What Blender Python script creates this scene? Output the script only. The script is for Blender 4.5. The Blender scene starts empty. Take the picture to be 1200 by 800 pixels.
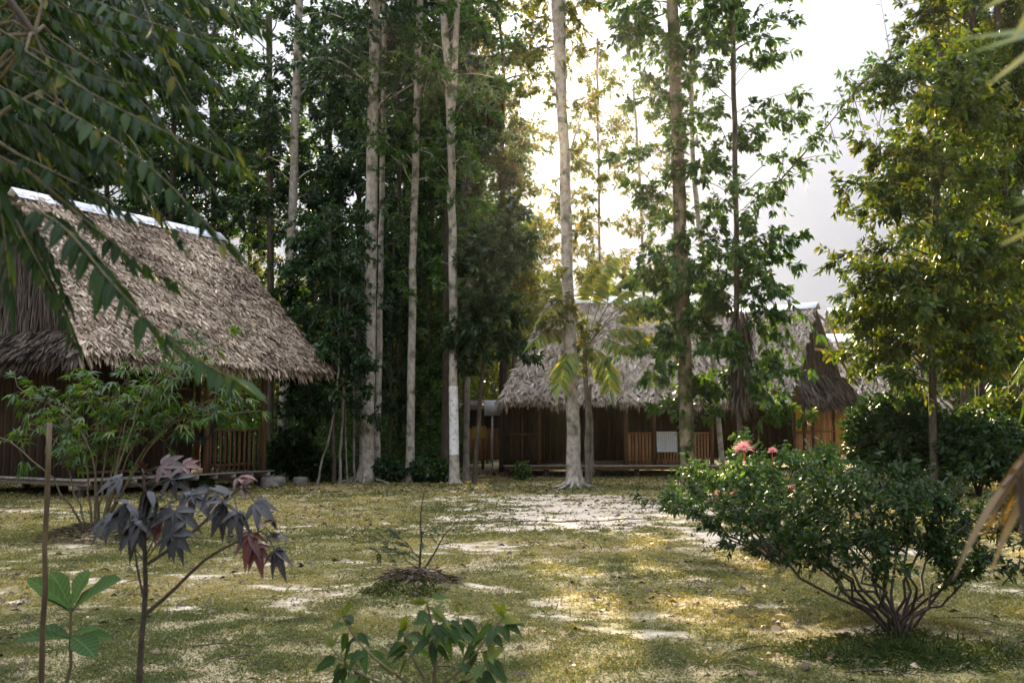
import bpy, math, random
import numpy as np
from mathutils import Vector, Matrix

C = bpy.context.scene.collection
SC = bpy.context.scene
rng = np.random.default_rng(11)
R = math.radians
# ------------------------------------------------------------------ camera
F, HZ, CAMZ = 1167.0, 500.0, 1.6
TH = math.atan((HZ-400)/F)

def ray(px, py):
    x, y = (px-600)/F, (400-py)/F
    return np.array([x, math.cos(TH)-y*math.sin(TH), math.sin(TH)+y*math.cos(TH)])
def P(px, py, Y):
    d = ray(px, py)
    return np.array([0, 0, CAMZ])+d*(Y/d[1])
def G(px, py, z=0.0):
    d = ray(px, py)
    return np.array([0, 0, CAMZ])+d*((z-CAMZ)/d[2])
def X(px, Y):
    return (px-600)/F*Y

cd = bpy.data.cameras.new('camera'); cam = bpy.data.objects.new('camera', cd); C.objects.link(cam)
cam.location = (0, 0, CAMZ); cam.rotation_euler = (R(90)+TH, 0, 0)
cd.lens = 35.0; cd.sensor_width = 36.0; cd.clip_start = 0.05; cd.clip_end = 3000
cd.dof.use_dof = True; cd.dof.focus_distance = 24; cd.dof.aperture_fstop = 4.0
SC.camera = cam

# ------------------------------------------------------------------ geometry helper
def nrm(a):
    a = np.asarray(a, float)
    return a/np.maximum(np.linalg.norm(a, axis=-1, keepdims=True), 1e-9)

LEAF = [(0, .04), (.2, .78), (.45, 1), (.75, .62), (1, .03)]
OVATE = [(0, .05), (.15, .85), (.38, 1), (.68, .66), (.88, .24), (1, .02)]
OBOV = [(0, .08), (.25, .45), (.6, 1), (.85, .72), (1, .06)]
STRAP = [(0, .55), (.35, 1), (.7, .8), (1, .06)]
LANCE = [(0, .08), (.4, 1), (1, .03)]
TRI = [(0, 1), (.5, .75), (1, .05)]
DIA = 'dia'

class Geo:
    def __init__(s):
        s.V = []; s.Fq = []; s.R = []; s.U = {}; s.n = 0
    def add(s, v, f, r=None, uv=None):
        v = np.asarray(v, float).reshape(-1, 3)
        if uv is not None: s.U[s.n] = uv
        f = np.asarray(f, np.int64).reshape(-1, 4)
        s.V.append(v); s.Fq.append(f+s.n); s.n += len(v)
        if r is None: r = rng.random()
        r = np.broadcast_to(np.asarray(r, float), (len(v),)) if np.ndim(r) == 0 else np.asarray(r, float)
        s.R.append(r)
    def box(s, c, size, ax=None, r=None):
        ax = np.eye(3) if ax is None else np.asarray(ax, float)
        h = np.asarray(size, float)/2
        sg = np.array([[i, j, k] for k in (-1, 1) for j in (-1, 1) for i in (-1, 1)], float)
        v = np.asarray(c, float)+(sg*h)@ax
        s.add(v, [[0, 2, 3, 1], [4, 5, 7, 6], [0, 1, 5, 4], [2, 6, 7, 3], [0, 4, 6, 2], [1, 3, 7, 5]], r)
    def bar(s, a, b, w, h=None, r=None, up=(0, 0, 1)):
        a = np.asarray(a, float); b = np.asarray(b, float); d = b-a; L = np.linalg.norm(d); d = d/L
        up = np.asarray(up, float)
        if abs(d@up) > .98: up = np.array([1., 0, 0])
        sd = nrm(np.cross(d, up)); u = np.cross(sd, d)
        s.box((a+b)/2, (L, w, h or w), [d, sd, u], r)
    def tube(s, pts, rad, n=6, r=None, cap=False, jit=0.0):
        pts = np.asarray(pts, float); K = len(pts)
        rad = np.broadcast_to(np.asarray(rad, float), (K,)).copy()
        t = np.gradient(pts, axis=0); t = nrm(t)
        ref = np.array([0, 0, 1.]) if abs(t[0, 2]) < .9 else np.array([1., 0, 0])
        a = nrm(np.cross(t, ref)); b = np.cross(t, a)
        th = np.arange(n)*2*np.pi/n
        if cap:
            pts = np.vstack([pts[:1], pts, pts[-1:]]); a = np.vstack([a[:1], a, a[-1:]]); b = np.vstack([b[:1], b, b[-1:]])
            rad = np.concatenate([[rad[0]*.02], rad, [rad[-1]*.02]]); K += 2
        rr = rad[:, None]*np.ones((1, n))
        if jit: rr = rr*(1+jit*rng.uniform(-1, 1, (K, n)))
        v = pts[:, None]+a[:, None]*(np.cos(th)*rr)[..., None]+b[:, None]*(np.sin(th)*rr)[..., None]
        i = np.arange(K-1)[:, None]*n; j = np.arange(n)[None]; j2 = (j+1) % n
        f = np.stack([i+j, i+j2, i+n+j2, i+n+j], -1).reshape(-1, 4)
        s.add(v, f, r)
    def leaves(s, p, d, nn, L, W, prof=DIA, droop=0.0, fold=0.0, rib=False, rnd=None):
        p = np.asarray(p, float).reshape(-1, 3); n = len(p)
        if n == 0: return
        d = nrm(np.broadcast_to(d, (n, 3))); nn = np.broadcast_to(nn, (n, 3))
        sd = nrm(np.cross(d, nn)); nn = np.cross(sd, d)
        L = np.broadcast_to(np.asarray(L, float), (n,)); W = np.broadcast_to(np.asarray(W, float), (n,))
        droop = np.broadcast_to(np.asarray(droop, float), (n,))
        rnd = rng.random(n) if rnd is None else np.broadcast_to(np.asarray(rnd, float), (n,))
        if isinstance(prof, str):
            prof = [(0, 0), (.45, 1), (1, 0)]
            c = lambda t: p+d*(L*t)[:, None]-np.array([0, 0, 1.])*(droop*L*t*t)[:, None]
            m = c(.42); sw = sd*(W/2)[:, None]; fo = nn*(fold*W)[:, None]
            v = np.stack([c(0), m-sw+fo, c(1), m+sw+fo], 1)
            s.add(v, np.arange(n*4).reshape(n, 4), np.repeat(rnd, 4)); return
        K = len(prof); t = np.array([a for a, _ in prof]); w = np.array([b for _, b in prof])
        ce = p[:, None]+d[:, None]*(L[:, None]*t)[..., None]-np.array([0, 0, 1.])*(droop[:, None]*L[:, None]*t**2)[..., None]
        sw = sd[:, None]*(W[:, None]/2*w)[..., None]; fo = nn[:, None]*(fold*W[:, None]*w)[..., None]
        cols = [ce-sw+fo, ce, ce+sw+fo] if rib else [ce-sw+fo, ce+sw+fo]
        m = len(cols); v = np.stack(cols, 2)                     # n,K,m,3
        base = np.arange(n)[:, None, None]*(K*m)+np.arange(K-1)[None, :, None]*m+np.arange(m-1)[None, None]
        f = np.stack([base, base+1, base+m+1, base+m], -1).reshape(-1, 4)
        uv = None
        if rib:      # along / across the blade, for the veins
            uv = np.zeros((n, K, m, 3)); uv[..., 0] = t[None, :, None]; uv[..., 1] = np.array([-1, 0, 1])*w[None, :, None]; uv[..., 2] = 1; uv = uv.reshape(-1, 3)
        s.add(v, f, np.repeat(rnd, K*m), uv)
    def build(s, name, mat, parent=None, origin=None, smooth=False):
        v = np.concatenate(s.V); f = np.concatenate(s.Fq); r = np.concatenate(s.R)
        if origin is not None: v = v-np.asarray(origin, float)
        me = bpy.data.meshes.new(name)
        me.vertices.add(len(v)); me.vertices.foreach_set('co', v.astype(np.float32).ravel())
        me.loops.add(f.size); me.loops.foreach_set('vertex_index', f.astype(np.int32).ravel())
        me.polygons.add(len(f)); me.polygons.foreach_set('loop_start', np.arange(0, f.size, 4, dtype=np.int32))
        if smooth: me.polygons.foreach_set('use_smooth', np.ones(len(f), bool))
        a = me.attributes.new('rnd', 'FLOAT', 'POINT'); a.data.foreach_set('value', r.astype(np.float32))
        if s.U:
            uvs = np.zeros((len(v), 3), np.float32)
            for k0, arr in s.U.items(): uvs[k0:k0+len(arr)] = arr
            a2 = me.attributes.new('blade', 'FLOAT_VECTOR', 'POINT'); a2.data.foreach_set('vector', uvs.ravel())
        me.materials.append(mat); me.update(calc_edges=True)
        o = bpy.data.objects.new(name, me); C.objects.link(o)
        if parent is not None: o.parent = parent
        elif origin is not None: o.location = origin
        return o

def tag(o, label=None, cat=None, group=None, kind=None):
    for k, v in (('label', label), ('category', cat), ('group', group), ('kind', kind)):
        if v: o[k] = v
    return o
def empty(name, loc, label=None, cat=None, group=None):
    o = bpy.data.objects.new(name, None); C.objects.link(o); o.location = tuple(loc); o.empty_display_size = .2
    return tag(o, label, cat, group)
def copy_tree(root, loc, rz=0, sc=1, label=None, group=None):
    r = root.copy(); C.objects.link(r); r.location = tuple(loc); r.rotation_euler = (0, 0, rz); r.scale = (sc, sc, sc)
    if label: r['label'] = label
    if group: r['group'] = group
    for ch in list(root.children):
        c = ch.copy(); C.objects.link(c); c.parent = r
        for g in list(ch.children):
            e = g.copy(); C.objects.link(e); e.parent = c
    return r

# ------------------------------------------------------------------ materials
def newmat(name):
    m = bpy.data.materials.new(name); m.use_nodes = True; nt = m.node_tree; nt.nodes.clear()
    out = nt.nodes.new('ShaderNodeOutputMaterial'); return m, nt, out
def N(nt, typ, **kw):
    n = nt.nodes.new(typ)
    for k, v in kw.items(): setattr(n, k, v)
    return n
def ramp(nt, stops, src):
    r = N(nt, 'ShaderNodeValToRGB'); e = r.color_ramp.elements
    while len(e) < len(stops): e.new(.5)
    for i, (p, c) in enumerate(stops): e[i].position = p; e[i].color = (*c, 1)
    nt.links.new(src, r.inputs[0]); return r
def leafmat(name, stops, rough=.45, trans=.38, tint=(1.5, 1.35, .35), spec=.4, scale=14, veins=0.0):
    m, nt, out = newmat(name); L = nt.links.new
    at = N(nt, 'ShaderNodeAttribute', attribute_name='rnd')
    tc = N(nt, 'ShaderNodeTexCoord')
    no = N(nt, 'ShaderNodeTexNoise'); no.inputs['Scale'].default_value = scale; no.inputs['Detail'].default_value = 2
    L(tc.outputs['Object'], no.inputs['Vector'])
    ad = N(nt, 'ShaderNodeMath', operation='MULTIPLY_ADD'); ad.inputs[1].default_value = .35; ad.inputs[2].default_value = -.17
    L(no.outputs['Fac'], ad.inputs[0])
    a2 = N(nt, 'ShaderNodeMath', operation='ADD', use_clamp=True); L(at.outputs['Fac'], a2.inputs[0]); L(ad.outputs[0], a2.inputs[1])
    rp = ramp(nt, stops, a2.outputs[0])
    p = N(nt, 'ShaderNodeBsdfPrincipled'); p.inputs['Roughness'].default_value = rough; p.inputs['Specular IOR Level'].default_value = spec
    col = rp.outputs[0]
    if veins:
        bl = N(nt, 'ShaderNodeAttribute', attribute_name='blade'); sp = N(nt, 'ShaderNodeSeparateXYZ'); L(bl.outputs['Vector'], sp.inputs[0])
        def mth(op, a, b=None, c=None, clamp=False):
            q = N(nt, 'ShaderNodeMath', operation=op, use_clamp=clamp)
            for i_, x_ in enumerate((a, b, c)):
                if x_ is None: continue
                if isinstance(x_, (int, float)): q.inputs[i_].default_value = x_
                else: L(x_, q.inputs[i_])
            return q.outputs[0]
        ab = mth('ABSOLUTE', sp.outputs['Y'])
        ph = mth('MULTIPLY', mth('SUBTRACT', sp.outputs['X'], mth('MULTIPLY', ab, .22)), 52.0)
        side = mth('POWER', mth('MULTIPLY_ADD', mth('SINE', ph), .5, .5), 7.0)
        mid = mth('SUBTRACT', 1.0, mth('MULTIPLY', ab, 11.0), clamp=True)
        ve = mth('MULTIPLY', mth('MAXIMUM', mth('MULTIPLY', side, .55), mid), mth('MULTIPLY', sp.outputs['Z'], veins), clamp=True)
        vm = N(nt, 'ShaderNodeMix', data_type='RGBA', blend_type='MIX'); L(ve, vm.inputs[0]); L(col, vm.inputs[6])
        br = N(nt, 'ShaderNodeMix', data_type='RGBA', blend_type='ADD'); br.inputs[0].default_value = 1; L(col, br.inputs[6]); br.inputs[7].default_value = (.06, .075, .03, 1)
        L(br.outputs[2], vm.inputs[7]); col = vm.outputs[2]
        # small brown blemishes
        bn = N(nt, 'ShaderNodeTexNoise'); bn.inputs['Scale'].default_value = 42; bn.inputs['Detail'].default_value = 3; L(tc.outputs['Object'], bn.inputs['Vector'])
        bm_ = ramp(nt, [(.66, (0, 0, 0)), (.72, (1, 1, 1))], bn.outputs['Fac'])
        bx_ = N(nt, 'ShaderNodeMix', data_type='RGBA'); L(bm_.outputs[0], bx_.inputs[0]); L(col, bx_.inputs[6]); bx_.inputs[7].default_value = (.07, .045, .02, 1); col = bx_.outputs[2]
        bu = N(nt, 'ShaderNodeBump'); bu.inputs['Strength'].default_value = .5; bu.inputs['Distance'].default_value = .004; bu.invert = True; L(ve, bu.inputs['Height']); L(bu.outputs[0], p.inputs['Normal'])
    L(col, p.inputs['Base Color'])
    t = N(nt, 'ShaderNodeBsdfTranslucent')
    mx = N(nt, 'ShaderNodeMix', data_type='RGBA', blend_type='MULTIPLY'); mx.inputs[0].default_value = 1; mx.inputs[7].default_value = (*tint, 1)
    L(col, mx.inputs[6]); L(mx.outputs[2], t.inputs['Color'])
    ms = N(nt, 'ShaderNodeMixShader'); ms.inputs[0].default_value = trans
    L(p.outputs[0], ms.inputs[1]); L(t.outputs[0], ms.inputs[2]); L(ms.outputs[0], out.inputs[0])
    return m
def noisemat(name, stops, scale=(1, 1, 1), ns=6, detail=6, rough=.85, bump=.3, useR=.0, stops2=None, spec=.25, dist=.02):
    """noise ramp in object space, plus the per-piece 'rnd' value times useR; stops2 = blotches"""
    m, nt, out = newmat(name); L = nt.links.new
    tc = N(nt, 'ShaderNodeTexCoord'); mp = N(nt, 'ShaderNodeMapping'); mp.inputs['Scale'].default_value = scale
    L(tc.outputs['Object'], mp.inputs[0])
    no = N(nt, 'ShaderNodeTexNoise'); no.inputs['Scale'].default_value = ns; no.inputs['Detail'].default_value = detail; no.inputs['Roughness'].default_value = .62
    L(mp.outputs[0], no.inputs['Vector'])
    at = N(nt, 'ShaderNodeAttribute', attribute_name='rnd')
    su = N(nt, 'ShaderNodeMath', operation='SUBTRACT'); su.inputs[1].default_value = .5; L(at.outputs['Fac'], su.inputs[0])
    ma = N(nt, 'ShaderNodeMath', operation='MULTIPLY_ADD', use_clamp=True); ma.inputs[1].default_value = useR
    L(su.outputs[0], ma.inputs[0]); L(no.outputs['Fac'], ma.inputs[2])
    rp = ramp(nt, stops, ma.outputs[0]); col = rp.outputs[0]
    if stops2:
        n2 = N(nt, 'ShaderNodeTexNoise'); n2.inputs['Scale'].default_value = stops2[0]; n2.inputs['Detail'].default_value = 4
        L(tc.outputs['Object'], n2.inputs['Vector'])
        r2 = ramp(nt, [(stops2[1], (0, 0, 0)), (stops2[2], (1, 1, 1))], n2.outputs['Fac'])
        mx = N(nt, 'ShaderNodeMix', data_type='RGBA'); L(r2.outputs[0], mx.inputs[0]); L(col, mx.inputs[6]); mx.inputs[7].default_value = (*stops2[3], 1)
        col = mx.outputs[2]
    p = N(nt, 'ShaderNodeBsdfPrincipled'); p.inputs['Roughness'].default_value = rough; p.inputs['Specular IOR Level'].default_value = spec
    L(col, p.inputs['Base Color'])
    if bump:
        b = N(nt, 'ShaderNodeBump'); b.inputs['Strength'].default_value = bump; b.inputs['Distance'].default_value = dist
        L(no.outputs['Fac'], b.inputs['Height']); L(b.outputs[0], p.inputs['Normal'])
    L(p.outputs[0], out.inputs[0]); return m

M = {}
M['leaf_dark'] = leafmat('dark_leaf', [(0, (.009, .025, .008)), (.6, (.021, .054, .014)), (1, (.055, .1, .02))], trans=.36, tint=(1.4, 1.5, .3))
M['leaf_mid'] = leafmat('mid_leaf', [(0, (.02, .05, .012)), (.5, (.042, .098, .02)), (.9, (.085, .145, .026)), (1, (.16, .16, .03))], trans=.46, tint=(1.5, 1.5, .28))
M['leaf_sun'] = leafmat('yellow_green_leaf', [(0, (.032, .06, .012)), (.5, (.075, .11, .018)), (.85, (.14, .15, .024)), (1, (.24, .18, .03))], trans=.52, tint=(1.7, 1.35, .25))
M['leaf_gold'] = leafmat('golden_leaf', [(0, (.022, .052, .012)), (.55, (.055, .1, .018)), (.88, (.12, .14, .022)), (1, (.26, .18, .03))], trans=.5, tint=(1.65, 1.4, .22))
M['leaf_gloss'] = leafmat('glossy_leaf', [(0, (.009, .024, .008)), (.6, (.018, .045, .013)), (.9, (.045, .08, .018)), (1, (.12, .13, .03))], rough=.52, trans=.32, spec=.16)
M['leaf_frond'] = leafmat('frond_leaflet', [(0, (.005, .018, .006)), (.6, (.012, .036, .01)), (.93, (.034, .07, .015)), (1, (.13, .13, .03))], rough=.5, trans=.36, spec=.09, veins=.6)
M['leaf_shrub'] = leafmat('shrub_leaf', [(0, (.014, .036, .01)), (.5, (.03, .068, .016)), (.9, (.065, .11, .022)), (1, (.14, .15, .03))], rough=.5, trans=.4, spec=.15, tint=(1.5, 1.5, .28), veins=.8)
M['leaf_palm'] = leafmat('palm_leaflet', [(0, (.06, .13, .018)), (.6, (.14, .22, .03)), (1, (.3, .28, .04))], rough=.4, trans=.42)
M['leaf_dead'] = leafmat('dry_frond', [(0, (.025, .017, .012)), (.5, (.06, .04, .022)), (.8, (.15, .105, .035)), (1, (.3, .21, .05))], rough=.6, trans=.3, tint=(1.4, 1.05, .5))
M['leaf_red'] = leafmat('purple_leaf', [(0, (.008, .009, .011)), (.6, (.013, .011, .013)), (.85, (.045, .012, .011)), (1, (.1, .02, .014))], rough=.28, trans=.14, tint=(2.2, .5, .4), spec=.42, veins=.45)
M['leaf_broad'] = leafmat('broad_leaf', [(0, (.022, .06, .01)), (1, (.055, .11, .016))], spec=.15, rough=.6, veins=.9, trans=.35)
M['grass'] = leafmat('grass_blade', [(0, (.075, .098, .033)), (.35, (.2, .195, .075)), (.65, (.38, .32, .15)), (1, (.57, .48, .3))], rough=.7, trans=.42, spec=.15, scale=1.2, tint=(1.4, 1.2, .45))
M['grass_dark'] = leafmat('dark_grass', [(0, (.018, .032, .01)), (.6, (.042, .06, .017)), (1, (.1, .1, .03))], rough=.75, trans=.22, spec=.06, scale=3)
M['litter'] = leafmat('dead_leaf', [(0, (.03, .02, .013)), (.5, (.085, .055, .03)), (.85, (.19, .13, .075)), (1, (.4, .32, .22))], rough=.7, trans=.1)
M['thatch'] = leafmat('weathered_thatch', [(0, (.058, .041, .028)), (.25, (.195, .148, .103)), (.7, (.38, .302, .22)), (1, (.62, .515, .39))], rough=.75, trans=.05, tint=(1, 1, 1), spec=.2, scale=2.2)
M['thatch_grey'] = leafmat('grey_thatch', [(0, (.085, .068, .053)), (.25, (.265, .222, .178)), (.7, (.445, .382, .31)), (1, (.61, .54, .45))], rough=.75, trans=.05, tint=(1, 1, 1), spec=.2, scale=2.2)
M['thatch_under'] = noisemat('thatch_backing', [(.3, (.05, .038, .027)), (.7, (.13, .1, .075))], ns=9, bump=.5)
M['thatch_brown'] = leafmat('brown_thatch', [(0, (.02, .015, .011)), (.5, (.058, .045, .033)), (1, (.14, .112, .082))], rough=.8, trans=.05, tint=(1, 1, 1), spec=.2, scale=3)  # tone lowered to put the left gable's deep shadow into its colour
M['bark_pale'] = noisemat('pale_bark', [(.25, (.1, .085, .065)), (.45, (.3, .27, .22)), (.62, (.43, .39, .33)), (.8, (.2, .19, .14))], scale=(1, 1, .55), ns=9, bump=.5, stops2=(3.2, .52, .66, (.085, .09, .05)))
M['bark_grey'] = noisemat('grey_bark', [(.25, (.07, .06, .048)), (.5, (.19, .17, .14)), (.75, (.3, .27, .22))], scale=(1, 1, .4), ns=10, bump=.6, stops2=(2.5, .5, .68, (.06, .07, .035)))
M['bark_moss'] = noisemat('mossy_bark', [(.25, (.07, .055, .035)), (.5, (.21, .17, .11)), (.75, (.33, .28, .19))], scale=(1, 1, .5), ns=9, bump=.6, stops2=(2.0, .46, .6, (.06, .065, .02)))
M['bark_dark'] = noisemat('dark_bark', [(.25, (.025, .02, .015)), (.5, (.07, .055, .04)), (.8, (.14, .115, .085))], scale=(1, 1, .35), ns=10, bump=.7)
M['stem'] = noisemat('green_brown_stem', [(.3, (.06, .05, .028)), (.7, (.17, .14, .08))], ns=20, bump=.2)
M['stem_dark'] = noisemat('dark_stem', [(.3, (.025, .02, .016)), (.7, (.075, .06, .045))], ns=25, bump=.2)
M['bamboo'] = noisemat('weathered_bamboo', [(.3, (.03, .021, .013)), (.5, (.08, .055, .03)), (.75, (.18, .135, .075))], scale=(1, 1, .2), ns=12, bump=.2, rough=.6)
M['paintband'] = noisemat('white_lime_paint', [(.25, (.42, .41, .39)), (.6, (.72, .71, .69))], ns=5, bump=.3, stops2=(8, .53, .68, (.33, .3, .25)))
M['wood'] = noisemat('brown_boards', [(.2, (.013, .0085, .006)), (.5, (.034, .021, .014)), (.8, (.07, .043, .027))], scale=(1.5, 1.5, .12), ns=12, bump=.3, useR=.35)  # browns darkened to carry the tree shade on the hut walls
M['wood_warm'] = noisemat('warm_boards', [(.2, (.16, .075, .032)), (.5, (.36, .18, .08)), (.8, (.5, .28, .14))], scale=(1.5, 1.5, .12), ns=12, bump=.3, useR=.3)  # orange brightened to carry the warm light on the small hut's walls
M['wood_post'] = noisemat('post_wood', [(.2, (.05, .027, .016)), (.5, (.12, .065, .036)), (.8, (.2, .115, .065))], scale=(1, 1, .15), ns=14, bump=.4, useR=.3)
M['wood_grey'] = noisemat('weathered_deck', [(.2, (.13, .11, .085)), (.5, (.27, .24, .2)), (.8, (.4, .36, .3))], scale=(.3, 1, 1), ns=12, bump=.3, useR=.3)
M['metal_white'] = noisemat('painted_sheet_ridge', [(.3, (.6, .63, .68)), (.7, (.76, .79, .83))], ns=3, bump=.05, rough=.4, spec=.5, stops2=(3.5, .56, .74, (.33, .27, .22)))
M['concrete'] = noisemat('concrete', [(.3, (.17, .16, .14)), (.7, (.34, .32, .29))], ns=8, bump=.4, stops2=(5, .5, .7, (.08, .085, .06)))
M['cloth_white'] = noisemat('pale_cloth', [(.3, (.6, .61, .63)), (.7, (.78, .79, .8))], ns=30, bump=.1)
def checked(name, c1, c2, sc):
    m, nt, out = newmat(name); tc = N(nt, 'ShaderNodeTexCoord'); ck = N(nt, 'ShaderNodeTexChecker'); ck.inputs['Scale'].default_value = sc
    mp = N(nt, 'ShaderNodeMapping'); mp.inputs['Rotation'].default_value = (0, R(45), 0); nt.links.new(tc.outputs['Object'], mp.inputs[0]); nt.links.new(mp.outputs[0], ck.inputs['Vector'])
    ck.inputs['Color1'].default_value = (*c1, 1); ck.inputs['Color2'].default_value = (*c2, 1)
    p = N(nt, 'ShaderNodeBsdfPrincipled'); p.inputs['Roughness'].default_value = .9; nt.links.new(ck.outputs[0], p.inputs['Base Color']); nt.links.new(p.outputs[0], out.inputs[0]); return m
M['cloth_check'] = checked('checked_cloth', (.74, .75, .77), (.52, .55, .58), 22)
M['cloth_yellow'] = leafmat('yellow_cloth', [(0, (.62, .42, .05)), (1, (.75, .52, .09))], rough=.8, trans=.5, tint=(1.1, 1, .7), spec=.1)
M['cloth_dark'] = noisemat('dark_fabric', [(.3, (.015, .018, .016)), (.7, (.04, .045, .04))], ns=20, bump=.1)
M['petal'] = leafmat('pink_petal', [(0, (.75, .12, .13)), (.35, (.85, .35, .35)), (1, (.85, .7, .66))], rough=.6, trans=.4, tint=(1, .9, .9), spec=.1)
M['rope'] = noisemat('rope', [(.3, (.1, .09, .07)), (.7, (.2, .18, .14))], ns=30, bump=.1)

# ------------------------------------------------------------------ value noise
_lat = np.random.default_rng(5).random((256, 256))
def vnoise(x, y):
    xi = np.floor(x).astype(int); yi = np.floor(y).astype(int); fx = x-xi; fy = y-yi
    fx = fx*fx*(3-2*fx); fy = fy*fy*(3-2*fy); g = lambda a, b: _lat[a & 255, b & 255]
    return (g(xi, yi)*(1-fx)+g(xi+1, yi)*fx)*(1-fy)+(g(xi, yi+1)*(1-fx)+g(xi+1, yi+1)*fx)*fy
def fbm(x, y, s, o=4):
    t = 0; a = .5; tot = 0
    for k in range(o):
        t = t+a*vnoise(x*s+17*k, y*s+31*k); tot += a; a *= .55; s *= 2.1
    return t/tot

# ------------------------------------------------------------------ ground
sand_px = [(700, 606, 190, 17, .85), (880, 636, 75, 9, 1.1), (970, 648, 90, 10, .6), (660, 586, 150, 10, .7), (770, 567, 110, 7, .8), (560, 640, 110, 10, .5), (780, 743, 42, 7, 1.0), (690, 738, 40, 5, .6),
           (205, 716, 40, 6, .7), (440, 660, 90, 7, .5), (470, 570, 160, 5, .7), (330, 690, 60, 7, .5), (30, 600, 80, 8, .4), (600, 690, 120, 8, .4), (1180, 600, 60, 15, .5), (500, 720, 60, 6, .5)]
green_px = [(1000, 690, 120, 25, .6), (600, 790, 600, 26, .7), (700, 780, 300, 30, .3), (350, 600, 120, 12, .45), (880, 690, 60, 20, .3), (250, 740, 120, 20, .3), (100, 620, 120, 14, .4), (450, 590, 110, 8, .4), (690, 575, 60, 4, .3)]
mounds = [(G(490, 690), .55, .16), (G(112, 632), .8, .2), (G(1050, 735), .55, .12), (G(925, 650), .75, .2), (G(672, 569), 1.1, .1), (G(805, 585), .9, .16)]
def ellipses(x, y, lst):
    t = np.zeros_like(x)
    for px, py, rx, ry, w in lst:
        c = G(px, py); d = c[1]; ax = rx*d/F; ay = abs(G(px, py-ry)[1]-G(px, py+ry)[1])/2
        t = t+w*np.exp(-(((x-c[0])/ax)**2+((y-c[1])/ay)**2))
    return t
def sandmask(x, y):
    b = fbm(x*.55, y*1.0, .55, 5); f2 = fbm(x*.8+40, y*1.3+9, 3.0, 3)
    v = (b-.5)*1.0+(f2-.5)*1.7+(fbm(x*.7+3, y*1.6+7, 7.0, 2)-.5)*1.7+ellipses(x, y, sand_px)-ellipses(x, y, green_px)-.34
    v = v-.7*np.clip((y-22.5)/4, 0, 1)
    return np.clip(v*1.6+.25, 0, 1)
def height(x, y):
    h = (fbm(x, y, .22, 3)-.5)*.12+(fbm(x+9, y+5, 1.6, 3)-.5)*.05
    h = h*np.clip((60-np.hypot(x, y-20))/30, 0, 1)
    for c, r, a in mounds:
        q = np.hypot(x-c[0], y-c[1])/r
        h = h+a*np.exp(-q*q*1.6)*(.75+.5*fbm(x, y, 4, 2))
    return h
def gz(x, y): return float(height(np.array([x]), np.array([y]))[0])

def grid_axis(lo, hi, step, far, k=1.25):
    a = list(np.arange(lo, hi+1e-6, step)); s = step
    up = [hi]; s = step
    while up[-1] < far: s *= k; up.append(up[-1]+s)
    dn = [lo]; s = step
    while dn[-1] > -far: s *= k; dn.append(dn[-1]-s)
    return np.array(dn[:0:-1]+a+up[1:])
gx = grid_axis(-17, 17, .13, 700); gy = grid_axis(3, 37, .13, 700)
XX, YY = np.meshgrid(gx, gy); Z = height(XX, YY)
g = Geo(); nx, ny = len(gx), len(gy)
idx = np.arange(nx*ny).reshape(ny, nx)
fq = np.stack([idx[:-1, :-1], idx[:-1, 1:], idx[1:, 1:], idx[1:, :-1]], -1).reshape(-1, 4)
g.add(np.stack([XX, YY, Z], -1), fq, sandmask(XX, YY).ravel())
def groundmat():
    m, nt, out = newmat('soil_and_sand'); L = nt.links.new
    at = N(nt, 'ShaderNodeAttribute', attribute_name='rnd'); tc = N(nt, 'ShaderNodeTexCoord')
    def noise(s, d=6):
        n = N(nt, 'ShaderNodeTexNoise'); n.inputs['Scale'].default_value = s; n.inputs['Detail'].default_value = d; n.inputs['Roughness'].default_value = .65
        L(tc.outputs['Object'], n.inputs['Vector']); return n
    n1 = noise(.7); n2 = noise(7); n3 = noise(40, 4)
    soil = ramp(nt, [(.25, (.1, .075, .045)), (.42, (.25, .195, .112)), (.6, (.4, .32, .195)), (.8, (.24, .22, .095))], n2.outputs['Fac'])
    moss = ramp(nt, [(.3, (.085, .09, .03)), (.6, (.19, .175, .065)), (.8, (.3, .25, .11))], n3.outputs['Fac'])
    f1 = ramp(nt, [(.4, (0, 0, 0)), (.62, (1, 1, 1))], n1.outputs['Fac'])
    mx = N(nt, 'ShaderNodeMix', data_type='RGBA'); L(f1.outputs[0], mx.inputs[0]); L(soil.outputs[0], mx.inputs[6]); L(moss.outputs[0], mx.inputs[7])
    sand = ramp(nt, [(.25, (.32, .25, .165)), (.5, (.52, .435, .325)), (.75, (.64, .56, .46))], n2.outputs['Fac'])
    ad = N(nt, 'ShaderNodeMath', operation='MULTIPLY_ADD', use_clamp=True); ad.inputs[1].default_value = 1.5
    s2 = N(nt, 'ShaderNodeMath', operation='ADD'); L(n3.outputs['Fac'], s2.inputs[0]); s2.inputs[1].default_value = -.95
    L(at.outputs['Fac'], ad.inputs[0]); L(s2.outputs[0], ad.inputs[2])
    m2 = N(nt, 'ShaderNodeMix', data_type='RGBA'); L(ad.outputs[0], m2.inputs[0]); L(mx.outputs[2], m2.inputs[6]); L(sand.outputs[0], m2.inputs[7])
    p = N(nt, 'ShaderNodeBsdfPrincipled'); p.inputs['Roughness'].default_value = .95; p.inputs['Specular IOR Level'].default_value = .15
    L(m2.outputs[2], p.inputs['Base Color'])
    b = N(nt, 'ShaderNodeBump'); b.inputs['Strength'].default_value = .7; b.inputs['Distance'].default_value = .03
    L(n2.outputs['Fac'], b.inputs['Height']); b2 = N(nt, 'ShaderNodeBump'); b2.inputs['Strength'].default_value = .5; b2.inputs['Distance'].default_value = .01
    L(n3.outputs['Fac'], b2.inputs['Height']); L(b.outputs[0], b2.inputs['Normal']); L(b2.outputs[0], p.inputs['Normal'])
    L(p.outputs[0], out.inputs[0]); return m
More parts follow.
